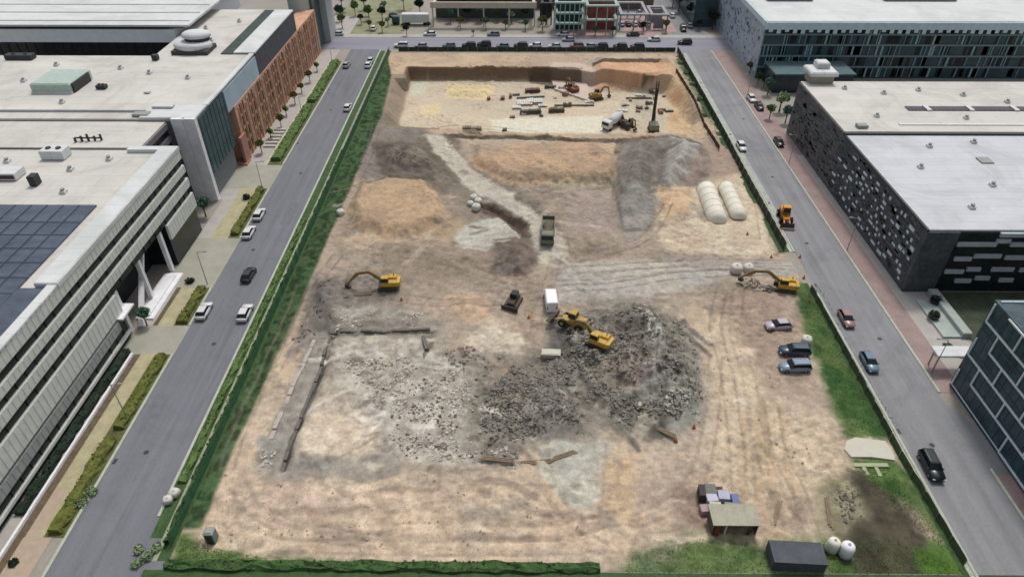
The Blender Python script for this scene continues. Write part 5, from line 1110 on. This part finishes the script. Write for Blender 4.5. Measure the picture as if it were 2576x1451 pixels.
# water tanks and container, lower right
def tank(label, u, v, r, h, m):
    x, y, z = GS(u, v); t = thing('water_tank', label, 'tank', (x,y,z), 0, 'white water tanks')
    MB().rings([[(rr*math.cos(k*math.pi/12), rr*math.sin(k*math.pi/12), zz) for k in range(24)] for rr, zz in ((r,.1),(r,h*.75),(r*.9,h*.9),(r*.55,h),(r*.25,h*1.03))]).build('tank', m, t, True)
    MB().box(-r*1.05,r*1.05,-r*1.05,r*1.05,0,.1).build('pallet', M_dsteel, t); MB().cyl((0,0,h*1.02), r*.22, .12, n=12).build('lid', M_mull, t)
    for zz in (.3,.55): MB().cyl((0,0,h*zz), r*1.02, .05, n=24).build('band', M_white, t)
tank('cream white round tank, left of the pair beside the dark container', 2090, 1382, .72, 2.0, mat('cream_tank', (232,230,212), amp=.04))
tank('bright white round tank, right of the pair near the dark soil', 2124, 1394, .8, 2.1, mat('white_tank', (238,236,240), amp=.04))
x, y, z = GS(1998, 1408)
t = thing('shipping_container', 'dark grey shipping container on the grass at the lower right', 'container', (x,y,z), R(-3)); M_cont = mat('grey_container', (82,86,94), amp=.2, scale=1, fine=.1)
mb = MB(); mb.box(-3.05,3.05,-1.22,1.22,.1,2.55)
for k in range(24): mb.box(-2.95+k*.25,-2.83+k*.25,-1.26,-1.22,.2,2.4); mb.box(-2.95+k*.25,-2.83+k*.25,-1.2,1.2,2.55,2.59)
mb.build('shell', M_cont, t); MB().bar((-3.05,-1.24,2.57),(3.05,-1.24,2.57),.1).build('top_rail', M_dsteel, t)
for k in (-1.0,-.1): MB().box(3.05,3.1,k,k+.9,.25,2.4).build('door', M_cont, t)
t.scale = (1,1.15,.68)
# site shed with material on the roof
x, y, z = GS(1845, 1345)
t = thing('site_shed', 'open-fronted site shed with a pale roof and red-brown post', 'shed', (x,y+1.2,z)); M_sh = mat('shed_roof', (164,162,142), amp=.15, scale=1, fine=.1)
MB().box(-2.7,2.7,1.2,1.3,0,2.2).build('back_wall', mat('shed_wall', (92,84,66)), t); MB().box(-2.7,-2.6,-1.2,1.2,0,2.2).build('side_wall', mat('shed_wall', (92,84,66)), t); MB().box(2.6,2.7,-1.2,1.2,0,2.2).build('side_wall', mat('shed_wall', (92,84,66)), t)
MB().box(-2.9,2.9,-1.4,1.6,2.2,2.32).build('roof', M_sh, t); MB().box(-2.5,-1.9,-1.35,-1.0,0,2.2).build('post', mat('rust_post', (112,58,38)), t); MB().box(-1.3,-1.1,-1.3,-1.1,0,2.2).build('post', M_beige, t); MB().box(1.6,1.8,-1.3,-1.1,0,2.2).build('post', M_iron, t)
sx, sy = x, y+1.2
def pallet(label, px, py, pz, w_, d_, h_, rgb, nm):
    t = thing('material_stack', label, 'stack', (px,py,pz), R(random.uniform(-8,8)), 'stacks of building material by the shed')
    MB().box(-w_/2,w_/2,-d_/2,d_/2,0,.12).build('pallet', mat('pallet_wood', (150,128,98)), t)
    mb = MB(); n = max(2, int(h_/.22))
    for k in range(n): j = random.uniform(-.04,.04); mb.box(-w_/2+.05+j,w_/2-.05+j,-d_/2+.05,d_/2-.05,.12+k*h_/n,.12+(k+.86)*h_/n)
    mb.build('boards', mat(nm, rgb, amp=.12), t)
pallet('lavender wrapped stack behind the shed, left one', sx-1.7, sy+3.6, z, 1.5, 1.3, .9, (192,190,206), 'lavender_wrap')
pallet('pale violet stack behind the shed, middle one', sx-.2, sy+3.8, z, 1.5, 1.4, 1.1, (176,178,200), 'violet_wrap')
pallet('blue-topped stack behind the shed, right one', sx+1.2, sy+3.4, z, 1.0, 1.5, .9, (112,120,160), 'blue_wrap')
pallet('cream block stack nearest the shed roof, left', sx-1.6, sy+2.3, z, 1.5, .9, 1.2, (196,190,176), 'cream_blocks')
pallet('grey sheet stack nearest the shed roof, right', sx+.6, sy+2.3, z, 2.0, .9, 1.0, (140,144,140), 'grey_sheets')
pallet('single pale pallet alone above the other stacks', sx-.7, sy+5.8, z, 1.9, .8, .5, (190,176,158), 'tan_sheets')
x, y, z = GS(1762, 1250); pallet('tall dark scrap stack left of the shed', x, y, hz(x,y), .9, 1.8, 1.5, (70,64,62), 'scrap_dark')
x, y, z = GS(1785, 1240); pallet('grey-green scrap stack beside the tall dark one', x, y, hz(x,y), 1.5, 1.6, .9, (112,118,108), 'scrap_green')
x, y, z = GS(1775, 1285); pallet('pinkish white scrap stack left of the shed roof', x, y, hz(x,y), 1.6, 1.2, .7, (172,150,148), 'scrap_pink')
# foundation walls
def wall_run(label, pts, h, w_, m, z0=None):
    off = G(*pts[0]); mb = MB()
    for a, b in zip(pts, pts[1:]):
        (x0, y0), (x1, y1) = G(*a), G(*b); n = max(1, int(math.hypot(x1-x0,y1-y0)/1.6))
        for i in range(n):
            if random.random() < .06: continue
            p = (x0+(x1-x0)*i/n, y0+(y1-y0)*i/n); q = (x0+(x1-x0)*(i+.98)/n, y0+(y1-y0)*(i+.98)/n); dx, dy = q[0]-p[0], q[1]-p[1]; L = math.hypot(dx,dy); nx_, ny_ = -dy/L*w_/2, dx/L*w_/2
            z = hz(*p); hh = h*random.uniform(.75,1.1); mb.prism([(p[0]+nx_,p[1]+ny_),(q[0]+nx_,q[1]+ny_),(q[0]-nx_,q[1]-ny_),(p[0]-nx_,p[1]-ny_)], z-.4, z+hh)
    o = mb.build('foundation_wall', m, off=(off[0],off[1],0)); o.location = (off[0],off[1],0); tag(o, label, 'wall', 'old foundation walls'); return o
M_fw = mat('dark_foundation', (104,100,94), amp=.25, scale=1.2)
wall_run('dark broken foundation wall running across below the left excavator', [(828,826),(960,828),(1082,824)], .35, .45, M_fw)
wall_run('dark foundation wall running towards the camera, left side of the footprint', [(830,832),(800,930),(765,1020),(732,1100),(705,1175)], .28, .45, M_fw)
wall_run('low pale foundation strip along the far left of the footprint', [(790,850),(735,970),(680,1100)], .25, .6, mat('pale_foundation', (176,168,158), amp=.15))
wall_run('short dark foundation stub in the middle of the rubble', [(1065,850),(1075,885)], .8, .6, M_fw)
# pale concrete pad at the lower gate
P2 = P_([(2128,1112),(2150,1103),(2225,1112),(2243,1135),(2250,1160),(2190,1152),(2140,1152),(2122,1132)]); mb = MB(); mb.prism(P2, hz(*P2[0])-.2, .32)
tag(mb.build('concrete_pad', mat('pale_concrete', (196,194,178), amp=.08, scale=.6)), 'curved pale concrete pad at the lower right side gate', 'concrete pad')
mb = MB(); (xa, ya), (xb, yb) = G(2145,1172), G(2235,1178); mb.box(xa,xb,ya-.3,ya+.3,0,.35); mb.box(xa+1,xa+1.5,ya-1.6,ya-.3,0,.3); mb.box(xb-2,xb-1.5,ya-1.8,ya-.3,0,.3)
tag(mb.build('concrete_beams', mat('pale_green_concrete', (160,168,134), amp=.12)), 'pale beams lying on the grass below the concrete pad', 'concrete beams')
# small things
def bag(label, u, v, s_=.5, rgb=(204,202,192), grp='white bulk bags', nm='bulk_bag'):
    x, y, z = GS(u, v); t = thing('bulk_bag', label, 'bulk bag', (x,y,z), R(random.uniform(0,90)), grp)
    MB().rings([[(a*math.cos(k*math.pi/6+.2)*(1.1 if k % 3 else 1.25), a*math.sin(k*math.pi/6+.2)*(1.1 if k % 3 else 1.25), zz) for k in range(12)] for a, zz in ((s_*.85,0),(s_,s_*.5),(s_,s_*1.2),(s_*.8,s_*1.6))]).build('bag', mat(nm, rgb, amp=.08, scale=3), t, True)
    MB().cyl((0,0,s_*1.55), s_*.3, s_*.3, n=8, r2=s_*.15).build('neck', mat(nm, rgb), t)
bag('white bulk bag beside the haul road, highest of the clump', 1192, 503, .7); bag('white bulk bag beside the haul road, right of the clump', 1203, 512, .7); bag('white bulk bag beside the haul road, lowest of the clump', 1198, 528, .8); bag('pale bulk bag beside the haul road, left of the clump', 1184, 517, .6)
bag('white bulk bag at the right gate, left of two', 1851, 684, .95); bag('white bulk bag at the right gate, right of two', 1881, 682, .85)
bag('pale green-white bag on the grass by the silver car', 2027, 862, .75)
bag('pale bag by the green fence near the sand plateau', 858, 540, .7); bag('white bag on the kerb at the lower left street corner, nearer', 425, 1262, .55); bag('white bag on the kerb at the lower left street corner, farther', 442, 1245, .6)
x, y, z = GS(1386, 897); t = thing('skip', 'long pale skip lying at the edge of the dark rubble', 'skip', (x,y,z+.05), R(-3)); M_sk = mat('pale_skip', (196,194,176), amp=.1)
MB().rings([[(-1.2,-.55,0),(1.2,-.55,0),(1.2,.55,0),(-1.2,.55,0)],[(-1.5,-.7,1.0),(1.5,-.7,1.0),(1.5,.7,1.0),(-1.5,.7,1.0)]]).build('tub', M_sk, t); MB().box(-1.5,1.5,-.74,-.68,.86,1.0).build('rim', M_mull, t); MB().box(-1.3,1.3,-.5,.5,1.0,1.06).build('cover', M_sk, t)
x, y, z = GS(537, 1360); t = thing('portable_toilet', 'teal portable cabin at the lower left corner of the site', 'portable toilet', (x,y,z)); M_tq = mat('teal_plastic', (88,122,118), rough=.4)
MB().box(-.55,.55,-.55,.55,.1,2.1).build('cabin', M_tq, t); MB().rings([[(-.6,-.6,2.1),(.6,-.6,2.1),(.6,.6,2.1),(-.6,.6,2.1)],[(-.35,-.35,2.35),(.35,-.35,2.35),(.35,.35,2.35),(-.35,.35,2.35)]]).build('roof', M_mull, t); MB().box(-.38,.38,-.58,-.55,.2,1.95).build('door', M_dsteel, t)
for a, b, lb in ((653,545,'white car parked at the left kerb, farther of two below the upper driveway'),(628,590,'white car parked at the left kerb, nearer of two below the upper driveway'),(515,788,'white car parked at the left kerb beside the narrow path'),(628,793,'white car parked against the green fence kerb behind the black car')):
    x, y = G(a, b); car('car', -53.4 if a < 600 or b < 600 else -46.2, y, 1, 'white', (215,215,215), lb)
# formwork and pour in the pit
fz = -4
def slab_at(name, label, cat, poly, h, m, z=-4, grp=None):
    P2 = [G(u_, v_, z) for u_, v_ in poly]; cx, cy = P2[0]; mb = MB(); zz = min(hz(*p) for p in P2); mb.prism([(x-cx,y-cy) for x,y in P2], zz-.3, zz+h+.25); o = mb.build(name, m); o.location = (cx,cy,0); return tag(o, label, cat, grp)
slab_at('foundation_slab', 'pinkish new concrete slab in the far pit', 'slab', [(1385,200),(1470,200),(1495,262),(1395,228)], .3, mat('pink_concrete', (200,182,170), amp=.1, scale=.4))
for i, (a, b, w_, d_, h_, c, nm, lb) in enumerate(((1340,231,4.5,1.6,1.0,(112,78,66),'rust_form','rust-red formwork left on the pink slab'),(1385,222,3.5,1.2,1.0,(90,96,92),'grey_form','grey-green formwork at the middle of the pit'),(1415,226,2.5,1.0,.8,(104,112,106),'green_form','short green formwork right of the grey one'),
        (1440,225,1.4,3.5,1.6,(78,56,46),'brown_form','dark brown upright formwork box on the pink slab'),(1320,262,4.5,3,.7,(206,204,194),'white_form','white formwork sheets, left pile in the pit'),(1345,258,4.5,3,.9,(222,220,208),'white_form','white formwork sheets, right pile in the pit'),
        (1365,268,2.5,1.6,.6,(196,196,186),'white_form','small white sheet pile right of the larger ones'),(1335,286,6,1.2,1.3,(96,102,98),'grey_form','dark grey formwork row at the front of the white sheets'),(1400,282,4.5,1.4,1.2,(96,92,66),'olive_form','olive formwork at the end of the front row'),(1300,272,2.5,2,.6,(210,200,186),'white_form','pale sheet pile farthest left in the pit'),
        (1265,250,1.2,1.6,1.0,(150,116,100),'red_form','small reddish column form left of the white sheets'),(1285,246,.8,1.6,1.2,(150,116,100),'red_form','narrow reddish column form beside the small one'),(1230,250,1.0,1.2,.9,(150,116,100),'red_form','reddish column form farthest left'),
        (1560,300,2,1.6,1.1,(110,98,88),'brown_form2','brown crate behind the small dark excavator'),(1175,330,2.6,1.4,1.2,(104,88,72),'brown_form2','brown crate pile on the pit front edge, left'),(1200,330,2.6,1.4,1.1,(120,108,92),'tan_form','tan crate pile on the pit front edge, right'),(1270,330,1.2,1.2,.8,(100,98,88),'grey_form','small grey crate on the pit front edge'))):
    x, y, z = GS(a, b, -4); t = thing('formwork', lb, 'formwork', (x,y,z-.05), R(random.uniform(-8,8)), 'formwork and crates in the far pit')
    mb = MB(); n = max(2, int(w_/.6))
    for k in range(n): mb.box(-w_/2+k*w_/n,-w_/2+(k+.85)*w_/n,-d_/2,d_/2,0,h_*random.uniform(.8,1.1))
    mb.build('boards', mat(nm, c, amp=.2, scale=1.5), t); MB().box(-w_/2-.1,w_/2+.1,-d_/2-.08,-d_/2,h_*.4,h_*.6).build('waler', M_iron, t)
for i in range(26):
    a = random.choice((random.uniform(1260,1520), random.uniform(1560,1690))); b = random.uniform(222,300)
    x, y, z = GS(a, b, -4); c_, nm_, ad = random.choice((((150,116,100),'red_form','reddish'),((206,204,194),'white_form','white'),((96,102,98),'grey_form','grey'),((110,98,88),'brown_form2','brown')))
    o = MB(); w_, d_, h_ = random.uniform(.6,2.6), random.uniform(.5,1.6), random.uniform(.3,1.2)
    for k in range(3): o.box(-w_/2+k*w_/3,-w_/2+(k+.94)*w_/3,-d_/2,d_/2,0,h_*random.uniform(.6,1))
    o = o.build('crate', mat(nm_, c_, amp=.2, scale=1.5)); o.location = (x,y,z-.05); o.rotation_euler = (0,0,random.uniform(-.4,.4))
    tag(o, 'small %s site crate or bundle scattered on the far pit floor' % ad, 'crate', 'scattered %s crates in the pit' % ad)
x, y, z = GS(1440, 232, -4); excavator('brown excavator working on the pinkish slab in the far pit', x, y, z, 30, reach=.7, m=mat('rust_paint', (128,84,60), amp=.3), bucket=(6,.4))
x, y, z = GS(1500, 250, -4); excavator('dull yellow excavator at the right of the pinkish slab in the pit', x, y, z, -70, reach=.8, m=M_dy, bucket=(6,.4))
# rebar bundles across the pit: long thin strips
for i, (a, b, a2, b2_) in enumerate(((1395,268,1495,268),(1300,250,1370,246),(1575,250,1640,250))):
    (x0, y0), (x1, y1) = G(a,b,-4), G(a2,b2_,-4); t = MB()
    for k in range(5): t.bar((0,k*.25,0),(x1-x0,y1-y0+k*.25,0),.14)
    o = t.build('rebar_bundle', M_iron); o.location = (x0,y0,hz(x0,y0)+.12); tag(o, 'rusty rebar bundle in the pit, %s' % ('in front of the pink slab','left among the white sheets','right near the rig')[i], 'rebar', 'rebar bundles')
cn = None
for i, (a, b) in enumerate(((2012,648),(2022,700),(1940,648),(1700,1110),(1745,1075),(1330,800),(1010,755),(1790,470),(1880,590),(2035,760))):
    x, y, z = GS(a, b); lb = 'orange traffic cone %s' % ('at the upper post of the right gate','at the lower post of the right gate','inside the right gate','below the dark rubble','right of the dark rubble','between bulldozer and van','right of the left excavator','above the hoop shelters','below the hoop shelters','on the grass beside the right yard')[i]
    if cn is None:
        cn = thing('traffic_cone', lb, 'cone', (x,y,z), 0, 'traffic cones'); MB().cyl((0,0,.03), .2, .72, n=10, r2=.04).build('cone', mat('cone_orange', (220,96,40), amp=.05), cn); MB().box(-.24,.24,-.24,.24,0,.04).build('base', M_tyre, cn)
    else: dup(cn, (x,y,z), 0, lb, 'traffic cones')
for i, (a, b, rz_, L_) in enumerate(((1340,1168,5,6),(1250,1160,-8,5),(1420,1150,20,4),(1080,880,70,4),(1660,1085,-35,5),(900,745,10,5),(1960,1290,60,4),(2090,1290,75,5))):
    x, y, z = GS(a, b); m_ = MB(); 
    for k in range(3): m_.bar((-L_/2+k*.3,k*.22,.1+.04*k),(L_/2-k*.2,k*.22+.1,.12+.04*k),.16)
    o = m_.build('timber_pile', mat('weathered_timber', (134,118,98), amp=.25, scale=2)); o.location = (x,y,z); o.rotation_euler = (0,0,R(rz_)); tag(o, 'weathered timber lengths lying %s' % ('above the pale puddle','left of the pale puddle below the rubble','at the upper edge of the pale puddle','beside the foundation stub','at the lower right edge of the rubble','beneath the left excavator arm','near the tracks in the lower right yard','on the dark weedy patch at lower right')[i], 'timber', 'weathered timber lengths')
# ---- rubble: countless blocks
def rubble(name, polys, n, smin, smax, m, flat=.6, seed=1):
    r_ = np.random.default_rng(seed); mb = MB()
    for poly, wgt in polys:
        P2 = [G(u_, v_) for u_, v_ in poly]; xs = [p[0] for p in P2]; ys = [p[1] for p in P2]; k = int(n*wgt)
        X = r_.uniform(min(xs), max(xs), k*3); Y = r_.uniform(min(ys), max(ys), k*3); d = sdist(X, Y, P2)+(fbm(X*.3, Y*.3, seed+9)-.5)*7-1.2; cl = fbm(X*.4, Y*.4, seed+3)
        sel = np.where((d > 0) & (r_.random(k*3) < sstep(cl, .38, .62)))[0][:k]
        for i in sel:
            x, y = X[i], Y[i]; z = hz(x, y); s_ = smin+(smax-smin)*r_.random()**5
            e = r_.normal(0, .35, 3); q = np.array([[-1,-1,-1],[1,-1,-1],[1,1,-1],[-1,1,-1],[-1,-1,1],[1,-1,1],[1,1,1],[-1,1,1]])*np.array([s_*r_.uniform(.5,1.5), s_, s_*flat])*(1+r_.uniform(-.3,.3,(8,3)))
            ca, sa = math.cos(e[0]*4), math.sin(e[0]*4); q = np.stack([q[:,0]*ca-q[:,1]*sa, q[:,0]*sa+q[:,1]*ca, q[:,2]+q[:,0]*e[1]], 1)+np.array([x,y,z+s_*.2])
            mb.add([tuple(p) for p in q], [(0,3,2,1),(4,5,6,7),(0,1,5,4),(1,2,6,5),(2,3,7,6),(3,0,4,7)])
    tag(mb.build(name, m), kind='stuff')
M_rub = mat('grey_rubble', (124,119,110), amp=.25, scale=.8, fine=.2); M_rub2 = mat('pale_rubble', (186,179,168), amp=.2, scale=.7, fine=.1); M_rub3 = mat('dark_rubble', (100,94,86), amp=.3, scale=.8); M_rub4 = mat('tan_clods', (150,134,116), amp=.2, scale=.8)
rubble('grey_rubble', [(big,1),(mid,.8),([(1290,920),(1400,870),(1500,880),(1540,1000),(1500,1090),(1420,1060)],.35),([(1100,850),(1280,900),(1250,1000),(1120,960)],.2)], 5200, .04, .22, M_rub, seed=4)
rubble('pale_rubble', [([(900,880),(1100,880),(1190,960),(1220,1100),(1180,1180),(980,1170),(950,1040),(830,960)],1),([(1250,1090),(1350,1130),(1340,1190),(1210,1190)],.15),([(1230,1150),(1080,1180),(1040,1130)],.15),([(1600,1040),(1740,960),(1760,1060),(1680,1090)],.25),([(850,770),(1060,775),(1080,825),(840,825)],.15),([(640,1120),(710,1110),(700,1185),(640,1180)],.08)], 3200, .04, .2, M_rub2, seed=5)
rubble('dark_rubble', [(big,.8),(mid,.8),([(900,880),(1190,960),(1200,1170),(980,1170)],.35),([(790,700),(860,700),(850,830),(740,870)],.2),([(955,362),(1050,366),(1120,430),(980,430)],.15),([(1840,700),(1950,700),(1950,740),(1840,740)],.15),([(2050,1220),(2180,1180),(2200,1330),(2080,1340)],.15)], 2600, .04, .2, M_rub3, seed=6)
rubble('tan_clods', [([(520,1150),(700,1190),(1300,1210),(1600,1330),(1580,1400),(520,1400)],1),([(1740,760),(1900,800),(2080,1060),(2150,1180),(1800,1200)],.4),([(880,620),(1240,640),(1100,760),(850,720)],.3)], 500, .04, .14, M_rub4, seed=7)
# lamp posts on the pavements
lp = None
for i, (x, y, d_) in enumerate([(-55.9,y,0) for y in (66,98,132,168,205)]+[(64.4,y,180) for y in (76,110,146,184)]):
    lb = 'slim grey street lamp %s' % ('nearest on the left street','second on the left street','third on the left street by the upper driveway','fourth on the left street by the brick front','farthest on the left street','nearest on the right street','second on the right street','third on the right street','farthest on the right street')[i]
    if lp is None:
        lp = thing('street_lamp', lb, 'street lamp', (x,y,0), R(d_), 'street lamps'); MB().cyl((0,0,0), .09, 7, n=8, r2=.05).build('pole', M_steel, lp)
        MB().bar((0,0,6.9),(1.4,0,7.2),.08).build('arm', M_steel, lp); MB().bev(1.1,1.8,-.14,.14,7.12,7.26,.03).build('lamp_head', M_mull, lp)
    else: dup(lp, (x,y,0), R(d_), lb, 'street lamps')
# unused prototypes go
